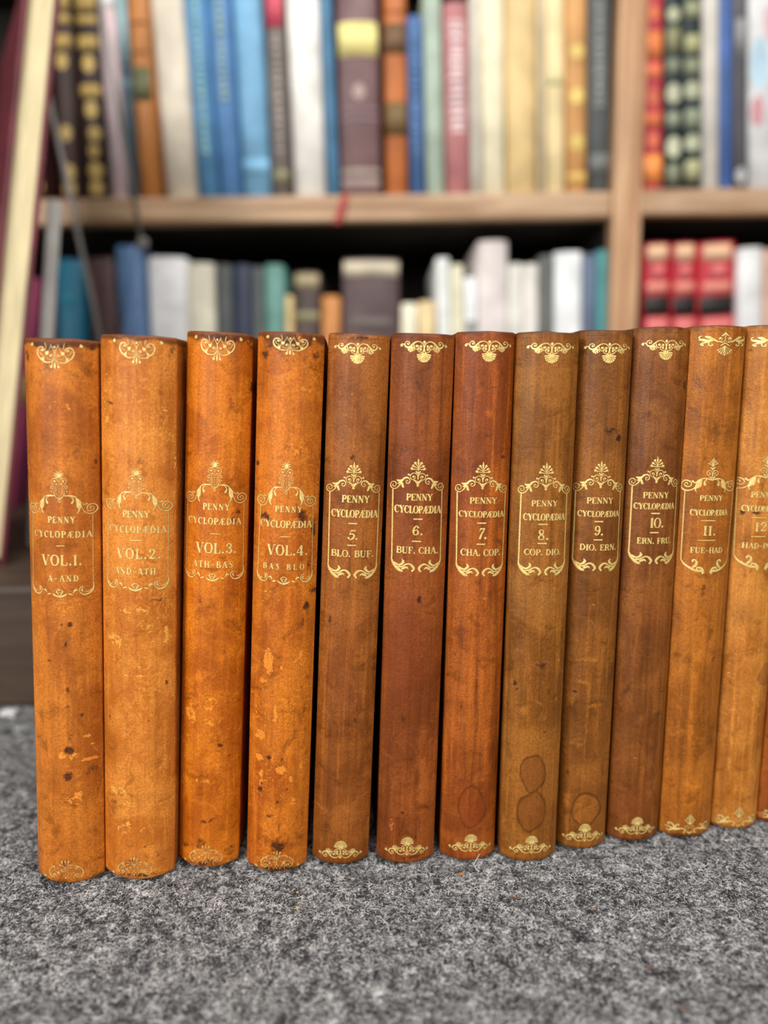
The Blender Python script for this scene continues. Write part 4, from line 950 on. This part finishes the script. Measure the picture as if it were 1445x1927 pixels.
    dash=[(-3.2, 1.2, 180.6), (-3.2, 1.3, 171.2)], head=(-11.5, 11.3, 269.0, 259.1), tail=(-11.1, 11.3, 15.8, 5.1),
    stain=[(7.3,222.2,1.6,2.6,1,'d'),(2.9,226.9,5.6,4.7,0.45,'d'),(-1.5,232.2,4.2,3.1,0.25,'d'),(-8.4,89.7,1.5,1.4,0.8,'d'),(0.5,23.7,7.5,9.9,0.9,'rp'),(-10.0,43.8,0.9,1.5,0.7,'d'),(0.9,39.0,2.3,3.6,0.4,'rp'),(-3.3,107.2,7.6,1.2,0.7,'p2'),(-5.4,95.4,4.7,1.2,0.6,'p2'),(2.8,82.3,6.4,1.7,0.7,'p2'),(-9.9,84.4,2.4,4.1,0.5,'p2'),(-6.5,61.3,3.6,1.2,0.4,'p2'),(-1.2,137.1,2.2,0.8,0.6,'p'),(-10.1,26.9,1.9,6.0,0.5,'p2'),(-0.2,242.6,8.1,0.5,0.4,'d'),(7.5,238.7,0.6,6.2,0.5,'d')]),
  dict(n=10, x=0.1362, y=0.3894, lean=1.05, yaw=3.0, w=29.0, h=276.8,
    tip=(-1.3, 212.7), vol=((-12.6, 199.5), (12.1, 198.3)), line=((-11.8, 196.8), (-11.7, 162.1), (11.6, 196.8), (12.1, 161.8)), bot=156.4,
    text=[('PENNY', -7.0, 6.4, 191.1, 194.4), ('CYCLOPÆDIA', -10.8, 10.4, 185.4, 188.7), ('IO.', -2.8, 4.7, 175.8, 181.0), ('ERN. FRU.', -8.6, 9.9, 167.3, 170.6)],
    dash=[(-2.5, 2.1, 183.3), (-2.5, 2.1, 173.3)], head=(-11.1, 11.5, 270.6, 260.5), tail=(-11.1, 11.1, 15.3, 4.7),
    stain=[(12.7,248.8,1.4,2.7,0.9,'d'),(-4.2,236.8,7.5,5.4,0.3,'p2'),(-7.5,228.8,14.4,18.9,0.25,'g'),(-4.8,25.5,13.5,18.6,0.35,'q'),(7.1,29.6,5.6,7.7,0.35,'p2'),(4.2,57.7,2.6,4.2,0.4,'p2'),(-3.2,49.7,2.2,0.9,0.6,'p'),(-4.1,188.2,6.8,16.2,0.3,'q'),(0.8,129.0,5.6,11.6,0.3,'q')]),
  dict(n=11, x=0.1666, y=0.3924, lean=0.87, yaw=3.0, w=29.0, h=277.4,
    tip=(-1.1, 211.2), vol=((-13.9, 197.2), (13.6, 196.5)), line=((-12.7, 193.9), (-12.7, 156.5), (13.1, 193.7), (12.1, 156.3)), bot=150.4,
    text=[('PENNY', -6.2, 5.9, 188.9, 191.9), ('CYCLOPÆDIA', -10.0, 9.6, 181.1, 184.4), ('II.', -3.8, 3.5, 170.7, 175.9), ('FUE–HAD', -9.1, 8.0, 161.3, 164.5)],
    dash=[(-5.0, 2.8, 178.6), (-5.7, 3.2, 168.2)], head=(-11.3, 13.4, 274.0, 262.4), tail=(-12.7, 12.2, 14.5, 2.5),
    stain=[(-1.9,141.7,1.7,3.9,0.65,'d'),(6.9,103.6,1.4,1.9,0.7,'d'),(1.5,227.0,7.8,1.1,0.4,'d'),(-10.8,252.8,0.4,0.5,1,'d'),(-13.6,260.3,1.2,1.6,0.5,'d'),(-1.6,127.8,8.4,14.5,0.35,'q'),(5.9,86.1,6.8,24.0,0.3,'q'),(-5.2,53.0,2.2,2.4,0.4,'p2'),(-0.6,25.1,11.6,12.8,0.25,'p2'),(-3.5,1.4,11.2,1.9,0.6,'d'),(-14.1,270.9,1.9,3.8,0.4,'p2'),(-9.6,185.8,1.4,1.1,0.5,'p')]),
  dict(n=12, x=0.1972, y=0.3994, lean=0.98, yaw=3.0, w=26.7, h=277.8,
    tip=(-1.6, 211.7), vol=((-13.8, 197.1), (14.3, 196.6)), line=((-12.9, 194.5), (-12.3, 158.3), (13.6, 194.4), (14.0, 157.9)), bot=150.5,
    text=[('PENNY', -7.4, 4.8, 189.3, 192.4), ('CYCLOPÆDIA', -10.8, 7.9, 181.8, 185.1), ('I2.', -4.6, 4.4, 171.2, 176.2), ('HAD–INT', -9.6, 7.1, 162.0, 165.1)],
    dash=[(-6.5, 1.4, 178.6), (-5.9, 1.5, 168.5)], head=(-12.1, 12.8, 273.5, 262.2), tail=(-12.0, 11.4, 14.2, 1.7),
    stain=[(-4.6,125.1,4.2,8.7,0.55,'q'),(-6.1,123.6,2.0,5.8,0.3,'d'),(9.4,90.6,5.1,6.2,0.7,'rf'),(-10.0,181.3,2.1,1.7,0.8,'d'),(-3.7,181.7,2.7,2.0,0.9,'d'),(-7.7,91.8,3.7,1.8,0.5,'p'),(-11.3,265.4,1.5,1.6,0.4,'d'),(-17.1,227.3,5.8,11.2,0.3,'p2'),(-7.3,45.5,2.4,3.1,0.35,'r'),(-16.2,270.9,4.5,2.1,0.3,'d')]),
  dict(n=13, x=0.2253, y=0.4029, lean=1.14, yaw=3.0, w=26.8, h=278.1,
    stain=[(-16.4,66.5,1.8,9.3,0.5,'d'),(-12.0,4.6,1.6,1.9,0.5,'p')]),
]
# ------------------------------------------------------------------ the thirteen gilt volumes
PEXP, DEPTH = 2.4, 0.172

def sines(seed, n, f):
    r = np.random.RandomState(seed)
    return [(r.uniform(.4, 1.6) * f * math.cos(a), r.uniform(.4, 1.6) * f * math.sin(a) * .45, r.uniform(0, 6.28)) for a in r.uniform(0, 6.28, n)]
def wob(S, u, v):
    t = 0
    for a, b, c in S:
        t = t + np.sin(a * u + b * v + c)
    return t / math.sqrt(len(S))

PAL = {  # first tone, second tone, warm patch, cool patch, flaking, streaks
 1: ((182, 100, 30), (214, 130, 48), (150, 70, 20), (150, 100, 46), .9, .25),
 2: ((202, 116, 40), (230, 148, 66), (180, 90, 26), (170, 120, 66), .7, .3),
 3: ((186, 96, 16), (222, 130, 32), (150, 58, 12), (150, 90, 36), .5, .3),
 4: ((180, 92, 20), (214, 126, 38), (150, 60, 16), (150, 90, 36), 1.0, .35),
 5: ((136, 74, 24), (166, 100, 42), (142, 66, 20), (142, 104, 60), .1, .5),
 6: ((130, 66, 22), (158, 86, 34), (116, 46, 14), (140, 92, 46), .1, .5),
 7: ((142, 70, 20), (172, 94, 32), (138, 58, 18), (140, 92, 46), .15, .6),
 8: ((134, 80, 24), (162, 104, 42), (126, 66, 24), (142, 112, 62), .1, .5),
 9: ((128, 76, 26), (156, 98, 38), (110, 56, 26), (130, 96, 50), .1, .5),
 10: ((124, 70, 26), (148, 90, 38), (132, 60, 20), (140, 102, 62), .15, .5),
 11: ((158, 92, 26), (188, 116, 40), (140, 74, 22), (150, 110, 54), .1, .45),
 12: ((182, 112, 42), (210, 142, 66), (138, 80, 32), (170, 124, 64), .3, .45),
 13: ((140, 72, 22), (168, 92, 34), (110, 50, 18), (140, 90, 46), .2, .5),
}
LABEL = {
 1: 'orange tan leather volume lettered VOL. I, A-AND, leftmost of the front row',
 2: 'light tan leather volume lettered VOL. 2, AND-ATH, widest spine of the front row',
 3: 'orange leather volume lettered VOL. 3, ATH-BAS, with dark top edge',
 4: 'orange leather volume lettered VOL. 4, BAS BLO, spotted with dark stains and flaked patches',
 5: 'brown leather volume numbered 5, BLO. BUF., beside the spotted orange one',
 6: 'reddish brown leather volume numbered 6, BUF. CHA., with a small hole below the title',
 7: 'chestnut leather volume numbered 7, CHA. COP., with one round tide mark near the foot',
 8: 'olive brown leather volume numbered 8, COP. DIO., with a double tide mark near the foot',
 9: 'brown leather volume numbered 9, DIO. ERN., scratched, with a light round stain at the foot',
 10: 'dull brown leather volume numbered 10, ERN. FRU., between the scratched and the tan one',
 11: 'tan leather volume numbered 11, FUE-HAD, with leafy gilt sides at its head',
 12: 'light tan leather volume numbered 12, HAD, partly cut off by the photo edge',
 13: 'brown leather volume at the far right end, only its lower left edge showing',
}

def make_volume(d):
    n, w, h = d['n'], (d['w'] - 0.3) / 1000.0, d['h'] / 1000.0
    lean, yaw = math.radians(d['lean']), math.radians(d['yaw'])
    hw = w / 2
    SAG = 0.0078 if n <= 4 else 0.006            # the first four are rounder
    root = empty('leather_volume', (d['x'], d['y'], hw * abs(math.sin(lean)) + 0.0004))
    root.rotation_euler = (Matrix.Rotation(yaw, 3, 'Z') @ Matrix.Rotation(lean, 3, 'Y')).to_euler()
    tag(root, LABEL[n], 'book', 'gilt leather volumes standing in a row')
    S1, S2 = sines(n * 7 + 1, 8, 90.0), sines(n * 7 + 2, 8, 420.0)
    def disp(u, v):
        """slight unevenness of the worn leather, fading out towards the joints"""
        return (0.00022 * wob(S1, u, v) + 0.00005 * wob(S2, u, v)) * np.clip((hw - np.abs(u)) / 0.004, 0, 1)
    def inset(v):
        """rounding of head and tail"""
        v = np.asarray(v, float)
        r = np.where(v > h / 2, 0.0015, 0.0034)         # crisp head, softer tail
        dz = np.minimum(v, h - v)
        q = np.clip(r - dz, 0, r)
        return (r - np.sqrt(np.maximum(r * r - q * q, 0))) * 0.75
    # ---- cover: leather case of spine and two boards
    pal = PAL[n]
    mat = leather('leather_%d' % n, rgb(*pal[0]), rgb(*pal[1]), rgb(*pal[2]), rgb(*pal[3]), pal[4], pal[5], n * 3.17)
    NU = 61
    # denser columns towards the edges of the spine
    us = hw * np.sin(np.linspace(-1, 1, NU) * math.pi / 2 * 0.98) / math.sin(math.pi / 2 * 0.98)
    side = [0.5, 0.25, 0.1]
    th = 0.003
    oy = SAG * (np.abs(us) / hw) ** PEXP
    jo = 0.0005                                     # shallow French joint behind the spine edge
    outer = [(-hw, DEPTH), (-hw, DEPTH * .5), (-hw, .03), (-hw + jo, .0135), (-hw, .0105)] + list(zip(us, oy)) + [(hw, .0105), (hw - jo, .0135), (hw, .03), (hw, DEPTH * .5), (hw, DEPTH)]
    inn_u = np.linspace(hw - th, -hw + th, 9)
    inner = [(hw - th, DEPTH), (hw - th, .03)] + [(u, SAG * (abs(u) / hw) ** PEXP + th * .8) for u in inn_u] + [(-hw + th, .03), (-hw + th, DEPTH)]
    O, I = np.array(outer), np.array(inner)
    zr = np.concatenate([np.linspace(0, .006, 14), np.linspace(.006, h - .006, 380)[1:-1], np.linspace(h - .006, h, 14)])
    NZ, NO, NI = len(zr), len(O), len(I)
    ring = NO + NI
    V = np.zeros((NZ, ring, 3))
    ins = inset(zr)
    # slightly ragged head edge
    rag = np.zeros((NZ, NO))
    for k in range(NZ):
        t = ins[k]
        ox = O[:, 0] * (1 - t / hw)
        oyk = O[:, 1].copy()
        front = O[:, 1] < .0102
        oyk = np.where(front, oyk + t - disp(O[:, 0], zr[k]), oyk)
        V[k, :NO, 0], V[k, :NO, 1], V[k, :NO, 2] = ox, oyk, zr[k]
        V[k, NO:, 0] = np.sign(I[:, 0]) * np.minimum(np.abs(I[:, 0]), hw - t - .0012)
        V[k, NO:, 1] = I[:, 1] + t; V[k, NO:, 2] = zr[k]
    S3 = sines(n * 7 + 5, 6, 330.0)
    edge_w = np.clip((zr - (h - .004)) / .004, 0, 1)[:, None]
    V[:, :NO, 2] += edge_w * (0.00022 * wob(S3, O[:, 0] * .8, O[:, 1])[None, :])
    idx = np.arange(NZ * ring).reshape(NZ, ring)
    F = []
    a, b = idx[:-1], idx[1:]
    nx = np.roll(np.arange(ring), -1)
    quads = np.stack([a, a[:, nx], b[:, nx], b], -1).reshape(-1, 4)
    F = [tuple(q) for q in quads]
    for k, rev in ((0, True), (NZ - 1, False)):     # close the edges of boards and spine
        o_i = [0, 1, 2] + list(range(5, 5 + NU)) + [NO - 3, NO - 2, NO - 1]
        poly = [idx[k, i] for i in range(ring)]
        F.append(tuple(reversed(poly)) if rev else tuple(poly))
    cov = mesh_obj('cover', V.reshape(-1, 3), F, mat, root, True)
    m = cov.modifiers.new('edge', 'EDGE_SPLIT'); m.split_angle = math.radians(60)
    # ---- stains, rubs and tide marks of this copy, kept per point
    U = np.broadcast_to(np.concatenate([O[:, 0], I[:, 0]])[None, :], (NZ, ring)) * 1000
    Zz = np.broadcast_to(zr[:, None], (NZ, ring)) * 1000
    isout = np.zeros((NZ, ring)); isout[:, :NO] = 1
    Wa, Wb = sines(n * 11 + 3, 9, .55), sines(n * 11 + 4, 9, .55)
    fields = {k: np.zeros((NZ, ring)) for k in ('dark', 'pale', 'rub', 'warm', 'cool', 'ring', 'rim')}
    for (x, z, rx, ry, st, kind) in d['stain']:
        big = min(1.0, (rx + ry) / 6.0) * (1.25 if kind[0] == 'r' else 1.0)
        du = (U - x + 0.5 * big * wob(Wa, U, Zz)) / max(rx, .55)
        dz = (Zz - z + 0.6 * big * wob(Wb, U, Zz)) / max(ry, .65)
        r = np.sqrt(du * du + dz * dz)
        soft = np.clip(1.25 - r, 0, 1) * st
        def put(nm, val):
            fields[nm] = np.maximum(fields[nm], val)
        if kind == 'd': put('dark', soft)
        elif kind == 'p': put('pale', np.clip(1.5 - r, 0, 1) * st)
        elif kind == 'p2': put('rub', np.clip(1.3 - r, 0, 1) * st)
        elif kind == 'q': put('warm', np.clip(1.5 - r, 0, 1) * st)
        elif kind == 'g': put('cool', np.clip(1.5 - r, 0, 1) * st)
        elif kind in ('r', 'rf', 'rp'):
            put('ring', np.exp(-((r - 1) / .075) ** 2) * min(1.0, st * 1.2))
            if kind == 'rf': put('warm', np.clip((1.03 - r) * 12, 0, 1) * .85 * st)
            if kind == 'rp': put('rub', np.clip((1.03 - r) * 12, 0, 1) * .45 * st)
    dz = np.minimum(Zz, h * 1000 - Zz)
    top = (h * 1000 - Zz)
    RT = {1: 5.0, 2: 3.4, 3: 5.2, 4: 6.0}.get(n, 2.8)      # how far the handled head is darkened
    fields['rim'] = np.clip(1 - top / (RT + .4 * RT * wob(Wa, U * 1.5, 0 * Zz)), 0, 1) * (1.6 if n <= 4 else .85) + np.clip(1 - Zz / (2.2 + 1.0 * wob(Wb, U * 1.5, 0 * Zz)), 0, 1) * .55
    fields['rim'] = np.maximum(fields['rim'], np.clip((np.abs(U) - (hw * 1000 - 1.1 - .5 * wob(Wa, Zz * .35, U * 0))) / 1.2, 0, 1) * .38)  # narrow darker band along both sides of the spine
    fields['ring'] = np.maximum(fields['ring'], np.exp(-((top - 2.7 - .35 * wob(Wb, U * .5, 0 * Zz)) / .17) ** 2) * (.75 if n > 4 else .4))   # crease of the turned-in head cap, its shade drawn as a dark line
    for nm, f in fields.items():
        at_ = cov.data.attributes.new(nm, 'FLOAT', 'POINT')
        at_.data.foreach_set('value', (f * isout).reshape(-1).astype(np.float32))
    # ---- leaves
    box_mesh('page_block', (-hw + th * 1.1, SAG + th, .004), (hw - th * 1.1, DEPTH - .005, h - .004), M_PAGE, root)
    # ---- gilding
    if 'tip' not in d:
        g = Gilt(lambda u, v, o: (u / 1e3, SAG * min(1, abs(u / 1e3) / hw) ** PEXP - float(disp(u / 1e3, v / 1e3)) - o / 1e3, v / 1e3))
        g.ornament(TAIL_C, 0, 2.6, .9, 1.0)
        g.build('tail_ornament', M_GOLD, root)
        g = Gilt(g.surf)
        g.ornament(HEAD_C, 0, 262.4, .9, .9)
        g.build('head_ornament', M_GOLD, root)
        return root
    def surf(u, v, o):
        u, v = u / 1e3, v / 1e3
        uu = min(max(u, -hw * .995), hw * .995)
        return (uu, SAG * (abs(uu) / hw) ** PEXP - float(disp(uu, v)) + float(inset(np.array(v))) - o / 1e3, v)
    typ = 'A' if n <= 4 else ('B' if n <= 10 else 'C')
    gm = {'A': M_GOLD_WORN, 'B': M_GOLD, 'C': M_GOLD}[typ]
    # head and tail ornaments
    hd, tl = d['head'], d['tail']
    if typ == 'A':
        for nm, (u0, u1, va, vb), flip in (('head_ornament', hd, 1), ('tail_ornament', tl, -1)):
            g = Gilt(surf)
            cu = (u0 + u1) / 2; sx = (u1 - u0) / 16.0
            if flip > 0:
                g.ornament(HEAD_A, cu, vb, sx, min(1.05, (h * 1000 - 1.6 - vb) / 11.5), burn=.1)
                g.ornament(CORNER_A, cu, vb, min(sx, (hw * 1000 - 2.2 - abs(cu)) / 10.6), min(1.05, (h * 1000 - 1.8 - vb) / 11.5), burn=.1)
            else:
                g.ornament(HEAD_A, cu, va, sx * 1.02, -min(1.05, (va - 1.2) / 11.5), burn=.1, wsc=.8)
                g.ornament(CORNER_A, cu, va, min(sx, (hw * 1000 - 2.6 - abs(cu)) / 10.6), -min(1.05, (va - 1.6) / 11.5), burn=.1)
            g.build(nm, M_GOLD_WORN if flip > 0 else M_GOLD_FAINT, root)
    elif typ == 'B':
        g = Gilt(surf)
        g.ornament(HEAD_B, (hd[0] + hd[1]) / 2, hd[3], (hd[1] - hd[0]) / 23.4, (hd[2] - hd[3]) / 11.2, wsc=.95)
        g.build('head_ornament', gm, root)
        g = Gilt(surf)
        g.ornament(HEAD_B, (tl[0] + tl[1]) / 2, tl[2], (tl[1] - tl[0]) / 23.4, -(tl[2] - tl[3]) / 11.2, wsc=.95)
        g.build('tail_ornament', gm, root)
    else:
        g = Gilt(surf)
        g.ornament(HEAD_C, (hd[0] + hd[1]) / 2, hd[3], (hd[1] - hd[0]) / 24.6, (hd[2] - hd[3]) / 13.0, wsc=.95)
        g.build('head_ornament', gm, root)
        g = Gilt(surf)
        g.ornament(TAIL_C, (tl[0] + tl[1]) / 2, tl[3], (tl[1] - tl[0]) / 26.4, (tl[2] - tl[3]) / 11.0, wsc=.95)
        g.build('tail_ornament', M_GOLD_WORN, root)
    # title frame
    (lx0, lz0), (lx1, lz1), (rx0, rz0), (rx1, rz1) = d['line']
    (vx0, vz0), (vx1, vz1) = d['vol']
    cu = (vx0 + vx1) / 2
    tilt = 0.4 * (vz1 - vz0) / (vx1 - vx0)
    fr, ft, halfw, fth, vy = {'A': (FRAME_A, FOOT_A, 15.4, 14.5, 18.6), 'B': (FRAME_B, FOOT_B, 13.6, 12.3, 13.9), 'C': (FRAME_C, FOOT_C, 15.8, 13.4, 14.6)}[typ]
    g = Gilt(surf)
    sx = (vx1 - vx0) / 2 / halfw
    sy = (d['tip'][1] - (vz0 + vz1) / 2) / vy
    tipu = d['tip'][0]
    bu = 0.09
    wq = {'A': .9, 'B': 1.0, 'C': 1.15}[typ]
    g.ornament(fr, (cu * .5 + tipu * .5), d['tip'][1], sx, sy, tilt, wq, bu)
    bw = (rx1 - lx1) / 2 / fth
    g.ornament(ft, (lx1 + rx1) / 2, d['bot'], bw, 1.0 if typ != 'C' else .95, 0, wq, bu)
    lw = {'A': (.28, .22), 'B': (.62, .46), 'C': (.42, .36)}[typ]
    zt = (vz0 + vz1) / 2 - {'A': 2.4, 'B': 1.7, 'C': 2.8}[typ]
    zb = d['bot'] + {'A': 6.6, 'B': 7.4, 'C': 7.0}[typ]
    for (xa, xb, ww) in ((lx0, lx1, lw[0]), (rx0, rx1, lw[1])):
        g.stroke([(xa, zt, ww), ((xa + xb) / 2, (zt + zb) / 2, ww), (xb, zb, ww)], 1.0, bu)
        if typ == 'B':
            pass
    frame = g.build('title_frame', gm, root)
    # lettering
    g = Gilt(surf)
    for i, (s_, u0, u1, v0, v1) in enumerate(d['text']):
        it = .22 if s_ in ('5.', '7.') else 0.0
        bold = {'A': 1.12, 'B': 1.22, 'C': 1.2}[typ]
        g.text(s_, u0, u1, v0 + .1, v1 - .1, it, bold if i != 2 else bold * .9, wide=.92 if typ == 'A' and i != 2 else (1.0 if typ == 'A' else 1.22))
    dw = {'A': .3, 'B': .62, 'C': .36}[typ]
    for (u0, u1, v) in d['dash']:
        g.stroke([(u0, v, dw), ((u0 + u1) / 2, v, dw), (u1, v, dw)], .5, .09)
    g.build('lettering', M_GOLD_WORN if typ == 'A' else gm, frame)
    return root

for d_ in VOLUMES:
    make_volume(d_)

# ------------------------------------------------------------------ things at the left, between the row and the bookcase
def leaning_folio():
    Y = 0.655
    T, B = at(60, 0, Y), at(10, 640, Y)
    lean = math.atan2(T.x - B.x, T.z - B.z)
    z0 = ZL
    xb = B.x - (B.z - z0) * math.tan(lean)
    pw, ct, hh, dd = 0.0195, 0.0042, 0.50, 0.225
    root = empty('folio_book', (xb, Y, z0 + math.sin(lean) * (pw / 2 + ct)))
    root.rotation_euler = (Matrix.Rotation(math.radians(31), 3, 'Z') @ Matrix.Rotation(lean, 3, 'Y')).to_euler()
    tag(root, 'tall maroon folio leaning at the left edge, its cream page edges to the front', 'book')
    k = NT('maroon_cloth')
    v = k.coord()
    a = k.noise(v, 30, 4); b = k.noise(v, 260, 4, .7)
    col = k.mix(k.mr(a, .3, .7), rgb(84, 24, 34), rgb(112, 38, 50))
    geo = k.n('ShaderNodeNewGeometry')
    col = k.mix(k.mr(b, .62, .72, 0, .7), col, rgb(176, 136, 136))
    k.set(k.b.inputs['Base Color'], col)
    k.b.inputs['Roughness'].default_value = .5
    box_mesh('page_block', (-pw / 2, 0.004, .006), (pw / 2, dd - .004, hh - .006), paper('cream_page_edges', (238, 222, 176)), root, .0008)
    c = box_mesh('cover', (pw / 2 + .0002, 0, 0), (pw / 2 + ct, dd, hh), k.m, root, .0012)
    c = box_mesh('cover', (-pw / 2 - ct, 0, 0), (-pw / 2 - .0002, dd, hh), k.m, root, .0012)
    box_mesh('spine', (-pw / 2 - ct, dd + .0003, 0), (pw / 2 + ct, dd + .005, hh), k.m, root, .0012)
    return root
leaning_folio()

def clear_stand():
    """clear acrylic easel panel leaning behind the row"""
    Y = 0.90
    C4 = [at(66, 60, Y), at(172, -90, Y), at(266, 452, Y), at(206, 720, Y)]
    o_ = C4[3].copy()
    root = empty('acrylic_stand', o_)
    tag(root, 'clear acrylic display stand with a round foot corner, behind the two leftmost volumes', 'display stand')
    k = NT('clear_acrylic')
    k.b.inputs['Base Color'].default_value = rgb(226, 230, 230)
    k.b.inputs['Roughness'].default_value = .06
    k.b.inputs['Transmission Weight'].default_value = 1.0
    k.b.inputs['IOR'].default_value = 1.02
    e = NT('acrylic_edge')
    e.b.inputs['Base Color'].default_value = rgb(132, 128, 124)
    e.b.inputs['Roughness'].default_value = .3
    t = .002
    V = [(p - o_) + Vector((0, s_, 0)) for s_ in (-t, t) for p in C4]
    mesh_obj('panel', V, [(3, 2, 1, 0), (4, 5, 6, 7), (0, 1, 5, 4), (1, 2, 6, 5), (2, 3, 7, 6), (3, 0, 4, 7)], k.m, root)
    def bar(name, a, b, r):
        a, b = a - o_, b - o_
        ax = (b - a).normalized()
        s1 = ax.cross(Vector((0, 1, 0))).normalized(); s2 = Vector((0, 1, 0))
        K = 10
        V = [p + (s1 * math.cos(6.2832 * i / K) + s2 * math.sin(6.2832 * i / K)) * r for p in (a, b) for i in range(K)]
        F = [(i, (i + 1) % K, K + (i + 1) % K, K + i) for i in range(K)] + [tuple(range(K - 1, -1, -1)), tuple(range(K, 2 * K))]
        return mesh_obj(name, V, F, e.m, root, True)
    foot = o_ + (o_ - C4[0]).normalized() * ((o_.z - ZL) / max(.1, (C4[0] - o_).normalized().z))
    foot.z = ZL + .003
    bar('edge_strip', C4[0], foot, .0028)
    bar('edge_strip', C4[1], C4[2], .0026)
    bm = bmesh.new()
    bmesh.ops.create_uvsphere(bm, u_segments=16, v_segments=10, radius=.0075)
    me = bpy.data.meshes.new('round_corner'); bm.to_mesh(me); bm.free()
    me.materials.append(CM((120, 118, 112)))
    me.polygons.foreach_set('use_smooth', [True] * len(me.polygons))
    s_ = link(bpy.data.objects.new('round_corner', me), root)
    s_.location = C4[2] - o_ + Vector((.001, 0, -.004)); s_.scale = (1, .5, 1)
clear_stand()

def pale_booklet():
    Y = 0.74
    T, B = at(97, 362, Y), at(83, 640, Y)
    lean = math.atan2(T.x - B.x, T.z - B.z)
    z0 = ZL
    wd = at(109, 362, Y).x - at(84, 362, Y).x
    h = (T.z - z0) / 1.0
    root, dm = shelf_book('booklet', 'slim grey-white booklet standing upright between the folio and the teal book', 'booklet',
                          B.x - (B.z - z0) * math.tan(lean), Y, z0 + .0003, wd, h, .05, math.degrees(lean), CM((206, 204, 198)), M_PAGE_W, .002, yaw=25)
pale_booklet()

# crumpled scrap by the foot of the bookcase
def scrap(px, py, r, c, label):
    P = at(px, py, 0.565)
    g = at(px, py, 0.565)
    # meet the carpet along the line of sight
    o_ = Vector((0, 0, CAM_H)); dv = g - o_
    P = o_ + dv * (CAM_H / -dv.z)
    bm = bmesh.new()
    bmesh.ops.create_icosphere(bm, subdivisions=3, radius=r)
    rs = random.Random(int(px))
    ph = [rs.uniform(0, 6) for _ in range(6)]
    for v in bm.verts:
        n = v.co / r
        q = 1 + .22 * math.sin(5 * n.x + ph[0]) + .2 * math.sin(6 * n.y + ph[1]) + .18 * math.sin(7 * n.z + ph[2] + 3 * n.x)
        v.co = Vector((n.x * q * r, n.y * q * r * .8, n.z * q * r * .6))
    mz = min(v.co.z for v in bm.verts)
    me = bpy.data.meshes.new('paper_scrap'); bm.to_mesh(me); bm.free()
    me.materials.append(c)
    me.polygons.foreach_set('use_smooth', [True] * len(me.polygons))
    o = link(bpy.data.objects.new('paper_scrap', me))
    o.location = (P.x, P.y, -mz + .0005)
    tag(o, label, 'scrap of paper')
scrap(20, 1352, .0055, CM((206, 206, 206)), 'small crumpled white scrap on the carpet left of the row')

# ------------------------------------------------------------------ lint and crumbs on the carpet
def ground(px, py, z=0.0):
    d = at(px, py, 1.0) - Vector((0, 0, CAM_H))
    return Vector((0, 0, CAM_H)) + d * ((z - CAM_H) / d.z)

def crumb(px, py, r, c, label):
    P = ground(px, py)
    bm = bmesh.new()
    bmesh.ops.create_icosphere(bm, subdivisions=2, radius=r)
    rs = random.Random(int(px * 3))
    for v in bm.verts:
        v.co *= rs.uniform(.7, 1.2)
        v.co.z *= .6
    me = bpy.data.meshes.new('leather_crumb'); bm.to_mesh(me); bm.free()
    me.materials.append(CM(c, .6))
    o = link(bpy.data.objects.new('leather_crumb', me))
    o.location = (P.x, P.y, .0026)
    tag(o, label, 'crumb', 'leather crumbs shed on the carpet')
crumb(868, 1653, .0010, (196, 112, 56), 'largest orange leather crumb, on the carpet below volume 7')
crumb(772, 1645, .0006, (186, 120, 70), 'tiny orange crumb on the carpet below volume 6')
crumb(968, 1695, .0007, (188, 128, 72), 'small orange crumb on the carpet below volume 8')
crumb(1116, 1718, .0006, (180, 120, 76), 'tiny brown crumb on the carpet below volume 9')
crumb(560, 1688, .0006, (206, 168, 90), 'upper of two yellow crumbs below volume 4')
crumb(560, 1717, .0007, (206, 168, 90), 'lower of two yellow crumbs below volume 4')
crumb(1222, 1830, .0009, (120, 74, 58), 'reddish brown crumb in the blurred right foreground')
crumb(1285, 1908, .0007, (150, 100, 70), 'brown crumb at the bottom edge of the picture')

def thread(name, pts, rad, c, label):
    P = [Vector(p) for p in pts]
    arr = catmull([(p.x, p.y, 1.0) for p in P], .0006)
    t = np.linspace(0, 1, len(arr))
    zz = np.interp(t, np.linspace(0, 1, len(P)), [p.z for p in P])
    Q = [Vector((a[0], a[1], z)) for a, z in zip(arr, zz)]
    V, F, K = [], [], 6
    for i, q in enumerate(Q):
        a = (Q[min(i + 1, len(Q) - 1)] - Q[max(i - 1, 0)]).normalized()
        s1 = a.cross(Vector((0, .3, 1))).normalized(); s2 = a.cross(s1)
        for j in range(K):
            V.append(q + (s1 * math.cos(6.2832 * j / K) + s2 * math.sin(6.2832 * j / K)) * rad)
    for i in range(len(Q) - 1):
        for j in range(K):
            F.append((i * K + j, i * K + (j + 1) % K, (i + 1) * K + (j + 1) % K, (i + 1) * K + j))
    o = mesh_obj(name, V, F, CM(c, .7), None, True)
    tag(o, label, 'thread', 'stray threads of lint on the carpet')
    return o
g3 = lambda l: [ground(x, y, z) for x, y, z in l]
thread('lint_thread', g3([(905, 1607, .004), (899, 1612, .0055), (894, 1619, .005), (892, 1627, .0035), (896, 1635, .0022), (902, 1640, .002)]), .00014, (226, 224, 218), 'curved white thread standing at the foot of volume 7')
thread('lint_thread', g3([(512, 1645, .003), (508, 1651, .0045), (503, 1657, .004), (501, 1661, .0025)]), .00013, (226, 224, 218), 'short white thread below volume 4')
thread('lint_thread', g3([(716, 1726, .003), (724, 1734, .0035), (730, 1742, .0035), (732, 1752, .003), (738, 1760, .0025)]), .00014, (220, 218, 212), 'long white thread on the open carpet below volumes 5 and 6')
thread('lint_thread', g3([(1240, 1568, .003), (1242, 1574, .004), (1247, 1579, .003)]), .0001, (70, 66, 66), 'short dark thread between volumes 10 and 11')
